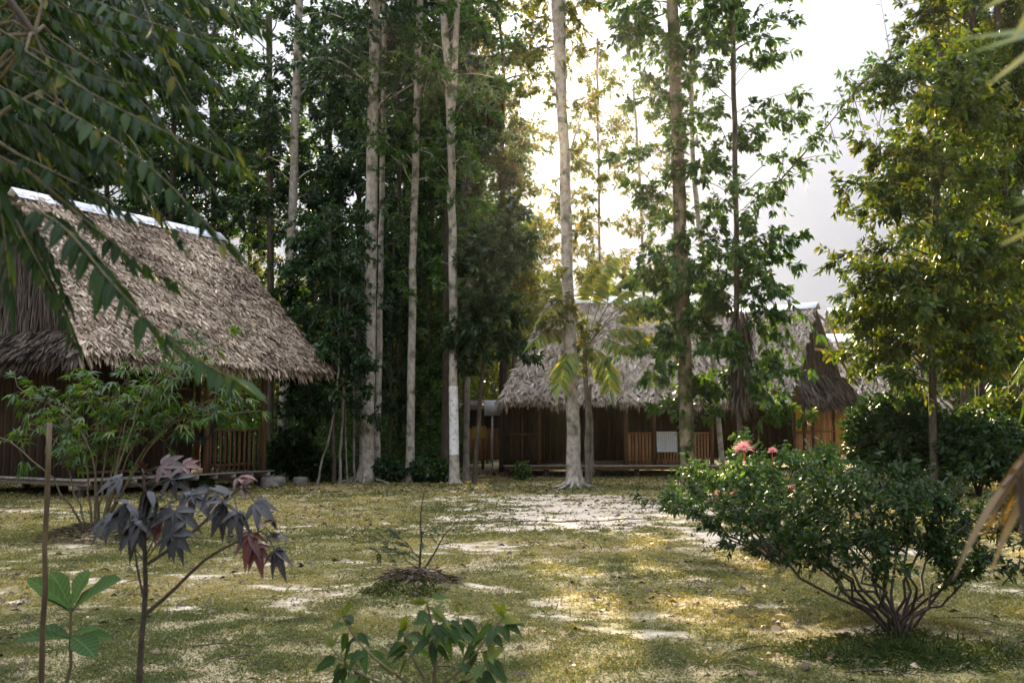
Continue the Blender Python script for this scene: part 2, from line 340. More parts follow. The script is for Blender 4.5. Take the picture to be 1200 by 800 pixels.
tag(g.build('ground', groundmat(), smooth=True), kind='structure')

def rand_dirs(n, up=(0, 1)):
    a = rng.uniform(0, 2*np.pi, n); z = rng.uniform(*up, n); r = np.sqrt(np.maximum(0, 1-z*z))
    return np.stack([r*np.cos(a), r*np.sin(a), z], -1)

# grass: low tufts and creeping weeds, thick where the soil is not bare
def grass():
    gg = Geo()
    for (y0, y1, num, w, h) in ((5.2, 9, 620000, .0062, .032), (9, 14, 480000, .0095, .034), (14, 22, 400000, .015, .038), (22, 33, 160000, .024, .05)):
        y = rng.uniform(y0, y1, num); x = rng.uniform(-1, 1, num)*(y*.56+.6)
        # clumping
        k = fbm(x, y, 2.6, 3); s = sandmask(x, y)
        keep = (rng.random(num) < np.clip(1.1-1.6*s, 0.012, 1)*np.clip((k-.3)*3.4, .2, 1))
        x, y, k = x[keep], y[keep], k[keep]; n = len(x)
        p = np.stack([x, y, height(x, y)-.004], -1)
        tone = np.clip(fbm(x+3, y+8, .5, 3)*1.5-.45+rng.normal(0, .17, n)-.3*np.clip((8.6-y)/2.2, 0, 1), 0, 1)  # blades darken towards the camera, standing in for tree shade
        d = nrm(rand_dirs(n, (.15, .95)))
        kind = rng.random(n) < .55
        hh = h*rng.uniform(.5, 1.35, n)*(.7+.6*k)
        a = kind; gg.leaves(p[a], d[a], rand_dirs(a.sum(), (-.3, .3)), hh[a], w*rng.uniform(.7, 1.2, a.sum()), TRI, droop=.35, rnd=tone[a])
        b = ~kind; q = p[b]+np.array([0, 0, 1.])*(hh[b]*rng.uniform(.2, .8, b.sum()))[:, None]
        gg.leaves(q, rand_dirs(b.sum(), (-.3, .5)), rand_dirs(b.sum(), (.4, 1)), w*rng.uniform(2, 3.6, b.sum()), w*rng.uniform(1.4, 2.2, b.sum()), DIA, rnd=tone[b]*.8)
    nt_ = 900; ty = 5.4+21*rng.random(nt_)**1.3; tx = rng.uniform(-1, 1, nt_)*(ty*.56+.5); kp = sandmask(tx, ty) < .45; tx, ty = tx[kp], ty[kp]
    for x0, y0 in zip(tx, ty):
        m_ = rng.integers(14, 40); r0 = rng.uniform(.03, .11)*(1+.03*y0); x = x0+rng.normal(0, r0, m_); y = y0+rng.normal(0, r0, m_)
        hh = rng.uniform(.05, .12)*(1+.015*y0)
        gg.leaves(np.stack([x, y, height(x, y)-.004], -1), nrm(rand_dirs(m_, (.25, 1))), rand_dirs(m_, (-.3, .3)), hh*rng.uniform(.5, 1.2, m_), (.005+.0009*y0)*rng.uniform(.7, 1.2, m_), TRI, droop=.4, rnd=np.clip(rng.uniform(0, .5)+rng.normal(0, .12, m_), 0, 1))
    return gg
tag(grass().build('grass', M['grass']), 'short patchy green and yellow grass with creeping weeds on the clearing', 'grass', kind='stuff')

def litter():
    gg = Geo()
    num = 20000
    y = 5.5+30*rng.random(num)**.8; x = rng.uniform(-1, 1, num)*(y*.58+.5)
    dens = .2+1.1*np.clip((y-23)/6, 0, 1)+.5*(fbm(x, y, .5, 2) > .56)
    keep = rng.random(num) < dens; x, y = x[keep], y[keep]; n = len(x)
    p = np.stack([x, y, height(x, y)+.012+rng.uniform(0, .02, n)], -1)
    gg.leaves(p, rand_dirs(n, (-.12, .3)), rand_dirs(n, (.55, 1)), rng.uniform(.025, .13, n)*(1+.025*(y-8).clip(0)), rng.uniform(.014, .055, n)*(1+.025*(y-8).clip(0)), LANCE, droop=.2, fold=.2, rnd=rng.beta(1.2, 2, n))
    for _ in range(260):
        yy = 6+28*rng.random(); xx = rng.uniform(-1, 1)*yy*.55; a = rng.uniform(0, 6.28); l = rng.uniform(.1, .5)
        e = (xx+l*math.cos(a), yy+l*math.sin(a)); zz = gz(xx, yy)+.012
        gg.tube([(xx, yy, zz), ((xx+e[0])/2, (yy+e[1])/2+.02, zz+.02), (e[0], e[1], gz(*e)+.012)], [.006, .005, .003], 4, rng.random()*.5)
    return gg
tag(litter().build('leaf_litter', M['litter']), 'dry fallen brown leaves and twigs strewn over the ground', 'leaf litter', kind='stuff')

# ------------------------------------------------------------------ plants
def path(a, b, n, wob, sag=0.0):
    a = np.asarray(a, float); b = np.asarray(b, float); t = np.linspace(0, 1, n)[:, None]
    p = a+(b-a)*t; L = np.linalg.norm(b-a)
    w = rng.normal(0, wob*L, (n, 3)); w[0] = 0; w[-1] = 0
    p = p+w*np.sin(np.pi*t)+np.array([0, 0, 1.])*(sag*L*np.sin(np.pi*t))
    return p
def along(p, t):
    K = len(p)-1; f = np.clip(np.asarray(t, float)*K, 0, K-1e-6); i = f.astype(int); w = (f-i)[:, None]
    return p[i]*(1-w)+p[i+1]*w, nrm(p[i+1]-p[i])

def limbs(tg, cg, spine, h0, h1, nlimb, l0, l1, e0, e1, r, ntw, tl, nleaf, ls, prof=DIA, droopy=.5, taper=0.0, az=None, drop=.15, tw_tube=True, ratio=.45, leafup=.35, tone=(0, 1), rib=False, start=.25):
    """limbs from a trunk path, twigs on limbs, leaves on twigs; tg = wood, cg = leaves"""
    A = []; B = []
    for k in range(nlimb):
        t = h0+(h1-h0)*(k+rng.random())/nlimb
        p0, td = along(spine, [t]); p0 = p0[0]
        a = rng.uniform(0, 2*np.pi) if az is None else rng.uniform(*az)
        e = rng.uniform(e0, e1); L = rng.uniform(l0, l1)*(1-taper*(t-h0)/max(h1-h0, 1e-6))
        d = np.array([math.cos(a)*math.cos(e), math.sin(a)*math.cos(e), math.sin(e)])
        q = path(p0, p0+d*L, 6, .03, sag=drop*rng.uniform(.3, 1.3))
        if tg is not None: tg.tube(q, np.linspace(r*L/l1, r*.15, 6), 5, rng.random())
        tt = rng.uniform(start, 1, ntw); b0, bd = along(q, tt)
        sd = nrm(bd*.6+rng.normal(0, .6, (ntw, 3))+np.array([0, 0, .12])); ln = tl*rng.uniform(.5, 1.2, ntw)*(.6+.5*(1-tt))
        b1 = b0+sd*ln[:, None]
        A.append(b0); B.append(b1)
        A.append(q[-2:-1]); B.append(q[-1:])
        if tg is not None and tw_tube:
            for i in range(ntw): tg.tube([b0[i], (b0[i]+b1[i])/2+rng.normal(0, .03*tl, 3), b1[i]], [r*.22, r*.15, r*.06], 3, rng.random())
    A = np.concatenate(A); B = np.concatenate(B)
    leaves_on(cg, A, B, nleaf, ls, prof, droopy, ratio, leafup, tone, rib)

def leaves_on(cg, A, B, nleaf, ls, prof=DIA, droopy=.5, ratio=.45, leafup=.35, tone=(0, 1), rib=False, spread=.7):
    n = len(A)*nleaf; i = np.repeat(np.arange(len(A)), nleaf); t = rng.random(n)**.8
    D = nrm(B-A)[i]; ln = np.linalg.norm(B-A, axis=1)[i]
    p = A[i]+(B-A)[i]*t[:, None]+rng.normal(0, .05, (n, 3))*ln[:, None]
    rd = rng.normal(0, 1, (n, 3)); rd = nrm(rd-D*(rd*D).sum(1, keepdims=True))
    d = nrm(D*.55+rd*spread+np.array([0, 0, -1.])*droopy*rng.random(n)[:, None])
    nn = nrm(rng.normal(0, 1, (n, 3))*.7+np.array([0, 0, 1.])*leafup*2)
    L = ls*rng.uniform(.6, 1.25, n)
    clump = np.repeat(rng.random(len(A)), nleaf)
    r = tone[0]+(tone[1]-tone[0])*np.clip(.5*clump+.5*rng.random(n), 0, 1)
    cg.leaves(p, d, nn, L, L*ratio, prof, droop=.15, fold=.12, rib=rib, rnd=r)

def flare(tg, base, r, n=6, L=.8):
    for k in range(n):
        a = 2*np.pi*(k+rng.random()*.7)/n; l = L*rng.uniform(.6, 1.3)
        d = np.array([math.cos(a), math.sin(a), 0])
        e = base+d*l; e[2] = gz(e[0], e[1])-.02
        m = base+d*l*.45; m[2] = max(gz(m[0], m[1]), 0)+r*.35
        tg.tube([base+d*r*.4+np.array([0, 0, r*2.2]), base+d*r*.9+np.array([0, 0, r*.9]), m, e], [r*.42, r*.34, r*.2, r*.07], 6, rng.random())

def trunk_pts(px, Y, top=17.0, wob=.012):
    base = np.array([X(px[0][0], Y), Y, 0.0]); base[2] = gz(base[0], base[1])-.08
    pts = [base]+[P(x, y, Y) for x, y in px[1:]]
    d = nrm(pts[-1]-pts[-2])
    if pts[-1][2] < top: pts.append(pts[-1]+d*(top-pts[-1][2])/max(d[2], .2))
    pts = np.array(pts)
    # resample
    s = np.concatenate([[0], np.cumsum(np.linalg.norm(np.diff(pts, axis=0), axis=1))]); m = 22
    u = np.linspace(0, s[-1], m); q = np.stack([np.interp(u, s, pts[:, i]) for i in range(3)], -1)
    w = rng.normal(0, wob, (m, 3)); w[:, 2] = 0; w[0] = 0
    return q+w

def tree(name, label, px, Y, w0, w1, bark, leafm, crowns, top=17.0, group=None, fl=0, cat='tree', extra=None, band=None, wob=.012, forks=()):
    q = trunk_pts(px, Y, top, wob); base = q[0].copy()
    root = empty(name, base, label, cat, group)
    tg = Geo(); cg = Geo()
    r0, r1 = w0*Y/F/2*.7, w1*Y/F/2*.74
    rad = np.linspace(r0, r1, len(q)); rad[0] *= 1.35; rad[1] *= 1.06
    tg.tube(q, rad, 12, .5, jit=.035)
    if fl: flare(tg, base+np.array([0, 0, .06]), r0*1.15, fl, r0*3.6)
    for (t, px2, rr) in forks:
        a, _ = along(q, [t]); pts = np.vstack([a]+[P(x, y, Y)[None] for x, y in px2]); tg.tube(pts, np.linspace(rr*Y/F/2, rr*Y/F/3, len(pts)), 8, .5)
    for c in crowns: limbs(tg, cg, q, **c)
    if extra: extra(tg, cg, q)
    tg.build('trunk', M[bark], root, base, smooth=True)
    if cg.V: cg.build('crown', M[leafm], root, base)
    if band:
        t0, t1 = band; b, _ = along(q, np.linspace(t0, t1, 8)); bg = Geo()
        bg.tube(b, np.interp(np.linspace(t0, t1, 8), np.linspace(0, 1, len(q)), rad)*1.04+.004, 14, .5, jit=.02)
        bg.build('painted_band', M['paintband'], root, base, smooth=True)
    return root
# ------------------------------------------------------------------ tall trees of the clearing's edge
def hi(n=24, h0=.5, l0=1.0, l1=2.6, nleaf=15, ls=.16, **k):
    d = dict(h0=h0, h1=1, nlimb=n, l0=l0, l1=l1, e0=-.25, e1=.75, r=.035, ntw=9, tl=.9, nleaf=int(nleaf*1.6), ls=ls*1.12); d.update(k); return d
def trunkleaf(n=16, h0=.1, h1=.6, l=.8, nleaf=8, ls=.16, **k):
    d = dict(h0=h0, h1=h1, nlimb=n, l0=l*.5, l1=l, e0=-.2, e1=.6, r=.012, ntw=5, tl=.4, nleaf=int(nleaf*1.4), ls=ls); d.update(k); return d

tree('tall_tree', 'pale mottled trunk rising just behind the right end of the left hut roof', [(330, 556), (336, 400), (344, 200), (350, 30)], 33, 17, 12, 'bark_pale', 'leaf_dark',
     [hi(30, .42, ls=.19), trunkleaf(10, .25, .6, 1.2)])
tree('tall_tree', 'dark slim trunk left of the pale one behind the left hut roof', [(318, 556), (317, 300), (316, 130)], 36, 13, 10, 'bark_dark', 'leaf_dark', [hi(24, .5, ls=.2)])
tree('tall_tree', 'thickest pale grey trunk standing at the forest edge right of the left hut', [(430, 556), (434, 300), (440, 0)], 28.5, 25, 14, 'bark_pale', 'leaf_dark',
     [hi(26, .58, l1=3), trunkleaf(8, .3, .6, 1.0)], fl=7)
tree('tall_tree', 'slim pale trunk growing close beside the thickest pale trunk', [(443, 553), (446, 330), (450, 60)], 29.5, 11, 7, 'bark_pale', 'leaf_dark', [hi(18, .6), trunkleaf(8, .3, .6, .7)])
tree('tall_tree', 'pale straight trunk midway between the thickest trunk and the white painted one', [(481, 553), (484, 300), (491, 40)], 29, 14, 10, 'bark_pale', 'leaf_mid', [hi(24, .5), trunkleaf(10, .25, .55, .8)], fl=4)
tree('tall_tree', 'dark thin trunk just left of the pale straight middle trunk', [(469, 553), (470, 350), (466, 120)], 32, 8, 6, 'bark_dark', 'leaf_dark', [hi(22, .35, ls=.18)])
tree('tall_tree', 'straight tree with its lower trunk painted white, forked near the top', [(533, 556), (531, 350), (528, 130), (519, 0)], 28, 15, 11, 'bark_pale', 'leaf_mid',
     [hi(24, .5, ls=.16), trunkleaf(10, .3, .6, 1.0)], fl=5, band=(.02+.033, .165), forks=[(.62, [(531, 120), (536, 0), (538, -60)], 9)])
tree('tall_tree', 'dark trunk standing directly left of the white painted trunk', [(522, 555), (523, 380), (524, 180)], 30.5, 13, 9, 'bark_dark', 'leaf_dark', [hi(26, .4, ls=.18)])
tree('tall_tree', 'pale brown slim trunk right of the white painted trunk', [(546, 553), (548, 430), (549, 250)], 31, 10, 7, 'bark_grey', 'leaf_mid', [hi(22, .35, ls=.17)])

def t5x(tg, cg, q):
    a, _ = along(q, [.5])
    p = np.array([a[0], P(690, 105, 26), P(735, 112, 26)]); tg.tube(p, [.03, .022, .012], 5, .5)
    leaves_on(cg, np.array([p[1], p[1]+[.4, 0, 0]]), np.array([p[2], p[2]+[0, 0, .5]]), 25, .17)
tree('tall_tree', 'pale smooth trunk with spreading roots standing in front of the thatched hut', [(673, 569), (669, 430), (662, 200), (653, 30), (646, -60)], 26.2, 23, 13, 'bark_pale', 'leaf_sun',
     [hi(16, .66, l0=.8, l1=2.0, nleaf=9, ls=.17), trunkleaf(30, .2, .95, 1.9, nleaf=10, ls=.17, ntw=8), trunkleaf(9, .17, .3, 1.0, nleaf=8, ls=.18, ntw=6)], fl=9, extra=t5x,
     forks=[(.57, [(658, 20), (659, -40), (662, -120)], 11)])
def t6x(tg, cg, q):       # creeper stems winding up the trunk
    for k in range(4):
        t = np.linspace(.02, .6, 60); p, _ = along(q, t); a = k*1.6+t*rng.uniform(14, 22)
        rr = .175-.07*t; v = p+np.stack([np.cos(a)*rr, np.sin(a)*rr, 0*a], -1)
        tg.tube(v, .016, 5, .2)
        i = rng.integers(2, 58, 150)
        out = nrm(np.stack([np.cos(a[i]), np.sin(a[i]), .25+0*a[i]], -1))
        cg.leaves(v[i], nrm(out+rng.normal(0, .4, (150, 3))), [0, 0, 1], rng.uniform(.12, .24, 150), rng.uniform(.07, .12, 150), LANCE, droop=.4, fold=.12)
tree('tall_tree', 'mossy brown trunk wrapped in leafy creepers in front of the hut railing', [(806, 578), (802, 400), (795, 200), (789, 40), (787, -40)], 24.2, 25, 17, 'bark_moss', 'leaf_mid',
     [hi(14, .6, l1=2.2, nleaf=10, ls=.2), trunkleaf(32, .1, .34, 1.2, nleaf=10, ls=.19, ntw=7, prof=LANCE, droopy=1.0), trunkleaf(64, .2, .95, 2.0, nleaf=15, ls=.15, ntw=9, prof=LANCE)], fl=4, extra=t6x)
tree('tall_tree', 'slender pale stem standing close behind the mossy creeper trunk', [(846, 560), (836, 420), (812, 200), (808, 20)], 27.5, 9, 7, 'bark_pale', 'leaf_mid', [hi(10, .6, nleaf=9), trunkleaf(26, .3, .95, 1.3, nleaf=10)])
def t7x(tg, cg, q):       # the long limb that reaches up to the right, and dry vines hanging round the lower trunk
    Y = 23.5
    p = np.array([along(q, [.36])[0][0], P(905, 222, Y), P(960, 160, Y), P(1003, 106, Y-.3), P(1050, 60, Y-.6)])
    tg.tube(p, [.026, .022, .017, .012, .006], 6, .4)
    A = []; B = []
    for k in range(64):
        t = rng.uniform(.2, 1); a, d = along(p, [t]); e = a[0]+rng.normal(0, .45, 3)+np.array([.15, 0, .08]); A.append(a[0]); B.append(e)
        tg.tube([a[0], (a[0]+e)/2+[0, 0, .05], e], [.01, .007, .003], 3, .4)
    for (x, y) in ((1040, 60), (1020, 130), (1050, 140), (1035, 95), (1020, 205), (1035, 230), (1045, 170), (985, 140)):
        a = along(p, [rng.uniform(.7, 1)])[0][0]; e = P(x, y, Y+rng.uniform(-.5, .5)); A.append(a+.4*(e-a)); B.append(e); tg.tube([a, (a+e)/2+[0, 0, .06], e], [.012, .008, .003], 3, .4)
    leaves_on(cg, np.array(A), np.array(B), 14, .17, LANCE, droopy=.9, ratio=.42)
    for k in range(4):
        s = P(872+rng.uniform(-10, 20), 330, Y); e = P(905+25*k, 440+rng.uniform(-30, 30), Y-.5)
        v = path(s, e, 7, .02, .12); tg.tube(v, np.linspace(.016, .005, 7), 4, .4)
        leaves_on(cg, v[2:-1], v[3:], 9, .22, LANCE, droopy=1.0)
t7 = tree('slender_tree', 'thin dark straight stem with airy drooping leaves and a long limb reaching right', [(866, 575), (864, 400), (862, 200), (858, 0), (857, -50)], 23.5, 10, 7, 'bark_dark', 'leaf_mid',
     [hi(14, .6, l1=1.8, nleaf=8, ls=.2), trunkleaf(74, .24, .95, 2.2, nleaf=13, ls=.155, ntw=9, prof=LANCE, droopy=1.0), trunkleaf(36, .1, .36, 1.8, nleaf=12, ls=.19, ntw=7, prof=LANCE, droopy=1.0)], extra=t7x)
vg = Geo(); qb = trunk_pts([(866, 575), (864, 400), (862, 200)], 23.5)
for k in range(520):
    z = rng.uniform(2.3, 4.4); a = rng.uniform(0, 6.28); r = rng.uniform(.08, .3)*(1.25-.12*z)
    vg.leaves([[X(866, 23.5)+.06+r*math.cos(a), 23.5+r*math.sin(a), z]], nrm(np.array([math.cos(a)*.2, math.sin(a)*.2, -1])+rng.normal(0, .1, 3)), [math.cos(a), math.sin(a), .1], rng.uniform(.3, .8), rng.uniform(.02, .05), STRAP, droop=.1)
vg.build('hanging_vines', M['thatch_brown'], t7, qb[0])

tree('slender_tree', 'thin golden leaved sapling right of the pale rooted trunk against the sky', [(703, 540), (703, 300), (700, 60)], 41, 5, 4, 'bark_grey', 'leaf_sun', [trunkleaf(60, .3, .98, 2.2, nleaf=9, ls=.18, ntw=8)], top=18)
tree('slender_tree', 'thin golden leaved sapling left of the creeper trunk against the sky', [(758, 540), (752, 240), (742, 100)], 42.5, 5, 4, 'bark_grey', 'leaf_sun', [trunkleaf(56, .3, .98, 2.2, nleaf=9, ls=.18, ntw=8)], top=16)
# right big tree, backlit and yellowish
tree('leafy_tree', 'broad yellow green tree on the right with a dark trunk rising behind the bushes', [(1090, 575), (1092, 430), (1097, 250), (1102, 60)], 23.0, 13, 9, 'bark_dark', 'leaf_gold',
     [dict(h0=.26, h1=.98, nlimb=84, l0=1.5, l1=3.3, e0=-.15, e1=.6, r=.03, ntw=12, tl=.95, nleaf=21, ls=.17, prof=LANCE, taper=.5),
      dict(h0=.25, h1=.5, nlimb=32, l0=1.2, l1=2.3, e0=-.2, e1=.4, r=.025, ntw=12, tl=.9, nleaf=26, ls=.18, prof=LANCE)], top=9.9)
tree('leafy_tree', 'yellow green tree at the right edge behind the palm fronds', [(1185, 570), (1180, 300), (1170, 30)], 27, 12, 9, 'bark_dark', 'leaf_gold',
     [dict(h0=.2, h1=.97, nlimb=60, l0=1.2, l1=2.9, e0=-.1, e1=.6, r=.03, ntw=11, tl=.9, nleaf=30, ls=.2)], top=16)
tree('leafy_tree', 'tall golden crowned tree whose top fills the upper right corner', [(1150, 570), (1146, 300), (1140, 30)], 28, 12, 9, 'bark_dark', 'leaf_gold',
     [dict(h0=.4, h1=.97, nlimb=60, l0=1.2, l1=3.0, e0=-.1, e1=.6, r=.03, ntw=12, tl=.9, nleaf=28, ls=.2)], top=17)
# understory trees
def under(name, label, px, Y, htop, rad, leafm, n, ls, h0=.3, prof=DIA, w=6, **k):
    return tree(name, label, px, Y, w, w*.6, 'bark_dark', leafm, [dict(h0=h0, h1=1, nlimb=n, l0=rad*.5, l1=rad, e0=-.2, e1=.5, r=.02, ntw=11, tl=.6, nleaf=26, ls=ls, prof=prof, **k)], top=htop)
under('bushy_tree', 'dense dark small tree left of the thickest pale trunk', [(393, 556), (390, 420), (386, 260)], 27.5, 7.2, 1.6, 'leaf_dark', 58, .15, .22, w=7)
under('bushy_tree', 'dark slender small tree between the left hut porch and the dense dark tree', [(360, 557), (365, 420), (372, 300)], 30, 6.2, 1.5, 'leaf_dark', 34, .16, .25)
under('bushy_tree', 'dark broad leaved small tree between the white painted trunk and the hut roof', [(556, 557), (566, 430), (583, 270)], 28.5, 7.0, 1.4, 'leaf_dark', 46, .2, .46, LANCE, w=8)
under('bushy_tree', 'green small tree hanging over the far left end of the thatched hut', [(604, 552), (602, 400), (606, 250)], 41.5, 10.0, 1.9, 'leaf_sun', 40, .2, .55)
under('bushy_tree', 'dark small tree between the thickest trunk and the pale middle trunk', [(458, 556), (458, 430), (462, 280)], 31, 7.2, 1.2, 'leaf_dark', 34, .16, .2)
under('bushy_tree', 'thin dark sapling in the shade right of the pale middle trunk', [(505, 555), (503, 430), (500, 330)], 32, 6.2, 1.2, 'leaf_mid', 26, .17, .2, w=4)
for i, (a, b, c, w, lab) in enumerate(((372, 395, 399, 4, 'thin bare pale stem leaning in front of the dense dark tree'), (399, 402, 408, 5, 'thin pale stem with spindly roots left of the thickest trunk'),
                                       (408, 404, 402, 3, 'thinnest upright stem beside the spindly rooted stem'), (417, 414, 416, 4, 'thin grey stem nearest to the left side of the thickest trunk'))):
    tree('thin_tree', lab, [(a, 558), (b, 470), (c, 330)], 27+.4*i, w, w*.7, 'bark_grey', 'leaf_dark', [dict(h0=.55, h1=1, nlimb=10, l0=.4, l1=1.1, e0=-.2, e1=.5, r=.012, ntw=5, tl=.4, nleaf=9, ls=.15)], top=6+.3*i, fl=4 if i == 1 else 0)

# forest behind: four kinds, copied, each tree a thing
def bgtree(label, loc, h, rad, leafm, n, ls, h0, bark='bark_dark', nleaf=36, tw=11):
    x, y = loc; root = empty('forest_tree', (x, y, -.1), label, 'tree', 'trees of the forest behind')
    z = np.linspace(0, h, 16); q = np.stack([x+np.cumsum(rng.normal(0, .06, 16)), y+np.cumsum(rng.normal(0, .06, 16)), z-.1], -1)
    tg = Geo(); cg = Geo(); tg.tube(q, np.linspace(.19, .05, 16), 9, .5, jit=.04)
    limbs(tg, cg, q, h0, 1, n, rad*.45, rad, -.25, .6, .05, tw, 1.2, nleaf, ls, taper=.25, tw_tube=False, leafup=.2)
    tg.build('trunk', M[bark], root, q[0]*[1, 1, 0]+[0, 0, -.1], smooth=True); cg.build('crown', M[leafm], root, q[0]*[1, 1, 0]+[0, 0, -.1]); return root
K = [bgtree('dark tall forest tree filling the top left corner behind the hut roof', (X(60, 37), 37), 19, 3.4, 'leaf_dark', 62, .24, .28),
     bgtree('dark leafy forest tree rising behind the ridge end of the left hut', (X(250, 40), 40), 20, 3.6, 'leaf_dark', 66, .22, .22),
     bgtree('green forest tree behind the pale middle trunk', (X(500, 38), 38), 18, 3.0, 'leaf_mid', 60, .2, .2),
     bgtree('sunlit yellow green forest tree beside the glowing sun', (X(590, 37), 37), 17.5, 2.6, 'leaf_sun', 58, .19, .3, nleaf=30)]
for k, px, Y, s, lab in ((0, -60, 33, 1.0, 'dark forest tree at the far left edge behind the hut gable'), (1, 130, 44, 1.05, 'dark forest tree far behind the white ridge of the left hut'),
                         (0, 15, 38, 1.05, 'dark forest tree just left of the left hut ridge end'), (1, -30, 44, 1.1, 'tallest dark forest tree beyond the far left edge of the hut'), (1, 75, 52, 1.15, 'dark forest tree farthest behind the left hut gable'), (0, 190, 36, .95, 'dark dense forest tree over the middle of the left hut roof'), 
                         (2, 390, 42, 1.0, 'green forest tree seen between the pale trunk by the hut and the thickest trunk'), (0, 420, 36, .9, 'dense dark forest crown above the thickest pale trunk'),
                         (1, 470, 46, .95, 'dark distant forest tree between the middle trunks'), (2, 505, 43, 1.0, 'green forest tree behind the white painted trunk'),
                         (3, 470, 52, 1.0, 'yellowish far tree glowing through the gap between the middle trunks'), (3, 290, 52, 1.0, 'golden lit far tree right of the left hut ridge'),
                         (2, 545, 36, .9, 'green forest tree left of the bright gap of sky'),
                         (3, 625, 46, .62, 'low yellow green tree behind the left end of the thatched hut roof'), (3, 700, 50, .58, 'low pale green tree behind the hut roof right of the pale rooted trunk'),
                         (3, 790, 56, .55, 'low hazy tree behind the creeper trunk'),
                         (3, 1150, 34, .95, 'tall golden tree behind the broad tree on the right'), (2, 1235, 30, 1.0, 'green forest tree at the far right edge'), (3, 1200, 36, 1.0, 'far golden tree in the top right corner'), (3, 1080, 44, .6, 'low golden tree behind the dark round bush'),
                         (2, 1130, 40, .75, 'green forest tree filling the gap right of the broad yellow tree')):
    copy_tree(K[k], (X(px, Y), Y, -.1), rng.uniform(0, 6.28), s, lab)

def bush(name, label, c, rx, rz, z0, leafm, n, ls, cat='bush', prof=DIA, stems=7, stemmat='stem_dark', ratio=.5, tone=(0, 1), group=None):
    """stems fanning out of one foot, leafy twigs through the whole body"""
    c = np.asarray(c, float); root = empty(name, c, label, cat, group); tg = Geo(); cg = Geo(); A = []; B = []
    for k in range(stems):
        a = 2*np.pi*(k+rng.random())/stems; rr = rx*rng.uniform(.2, .7)
        e = c+np.array([math.cos(a)*rr, math.sin(a)*rr, z0+(rz)*rng.uniform(.5, .95)]); tg.tube(path(c+[0, 0, -.05], e, 6, .03), np.linspace(.03, .01, 6), 5, rng.random())
    d = rand_dirs(n, (-.75, 1)); rad = rng.uniform(.25, 1, n)**.45
    lump = .78+.5*fbm(d[:, 0]*1.7+d[:, 2]*1.3+5+c[0], d[:, 1]*1.7-d[:, 2]+9, 1.5, 3)
    b = c+np.array([0, 0, z0+rz*.5])+d*np.array([rx, rx, rz*.5])*(rad*lump)[:, None]
    b[:, 2] = np.maximum(b[:, 2], c[2]+.06)
    a = b-nrm(d+np.array([0, 0, .7])+rng.normal(0, .4, (n, 3)))*rx*.22; 
    leaves_on(cg, a, b, 9, ls, prof, ratio=ratio, tone=tone)
    tg.build('stems', M[stemmat], root, c, smooth=True); cg.build('foliage', M[leafm], root, c); return root
bush('round_bush', 'dark dense round bush right of the far hut gable', (X(1050, 24.8), 24.8, -.05), 1.35, 2.4, .15, 'leaf_dark', 1500, .15)
bush('round_bush', 'dark bush right of the dark trunk under the broad yellow tree', (X(1142, 23.5), 23.5, -.05), 1.25, 2.0, .1, 'leaf_dark', 1200, .15)
bush('round_bush', 'yellow lit bush at the right edge behind the palm fronds', (X(1190, 26.5), 26.5, -.05), 1.5, 2.6, .1, 'leaf_gold', 1100, .17)
bush('feathery_bush', 'green feathery bush at the right corner of the left hut porch', (X(345, 29.8), 29.8, -.05), .75, 1.5, .05, 'leaf_dark', 420, .15)
bush('low_bush', 'low green plant under the edge of the left hut deck', (X(235, 25.4), 25.4, -.05), .4, .42, .02, 'leaf_mid', 120, .12)
bush('low_bush', 'dark low bush at the foot of the thickest pale trunk', (X(452, 28.8), 28.8, -.05), .55, .8, .02, 'leaf_dark', 170, .16)
bush('low_bush', 'dark low bush left of the white painted trunk', (X(505, 29), 29, -.05), .7, .75, .02, 'leaf_dark', 200, .17)
bush('low_bush', 'low bush between the thin bare stems and the porch', (X(378, 29.4), 29.4, -.05), .7, .9, .02, 'leaf_dark', 220, .15)
bush('low_bush', 'small weedy plant before the board wall of the thatched hut', (X(612, 31), 31, -.05), .28, .6, .02, 'leaf_mid', 70, .11)

# forest floor growth and the far-off wood, each one mass
def mass(name, label, cat, leafm, n, fx, ls, ratio=.42):
    gg = Geo(); p = fx(n); n = len(p)
    gg.leaves(p, nrm(rng.normal(0, 1, (n, 3))+[0, 0, -.3]), nrm(rng.normal(0, .8, (n, 3))+[0, 0, 1]), ls*rng.uniform(.6, 1.3, n), ls*ratio*rng.uniform(.7, 1.2, n), DIA, droop=.2, fold=.12,
              rnd=np.clip(fbm(p[:, 0], p[:, 2]+p[:, 1], .7, 3)*1.3-.3+rng.normal(0, .16, n), 0, 1))
    tag(gg.build(name, M[leafm]), label, cat, kind='stuff')
def f_under(n):
    y = rng.uniform(30.5, 46, n); x = X(rng.uniform(255, 615, n), y); k = fbm(x, y, .55, 3)
    z = rng.random(n)**1.3*(2.6*np.clip(k-.34, 0, 1)/.35+.3*(k > .4)); m = (k > .38) & ~((x < -5.2) & (y < 33)) & ~((x > -.8) & (y > 31.5)) & ~((x/y*F > -62) & (y < 42)); return np.stack([x, y, z], -1)[m]
mass('undergrowth', 'dark leafy undergrowth on the shaded forest floor between the trunks', 'undergrowth', 'leaf_mid', 42000, f_under, .2)
def f_far(n):
    y = rng.uniform(58, 74, n); x = rng.uniform(-46, 46, n)
    px = 600+x/y*F
    top = 10-5.2*np.exp(-((px-840)/170)**2)+6*(fbm(x, y, .25, 3)-.5)
    return np.stack([x, y, rng.random(n)**.8*np.maximum(top, 1)], -1)
mass('far_wood', 'hazy far off wood beyond the huts closing the horizon', 'wood', 'leaf_sun', 110000, f_far, .62)
def f_left(n):
    y = rng.uniform(47, 54, n); x = X(rng.uniform(-40, 640, n), y); top = 9+5*(fbm(x, y, .3, 3)-.5)
    return np.stack([x, y, rng.random(n)**.9*top], -1)
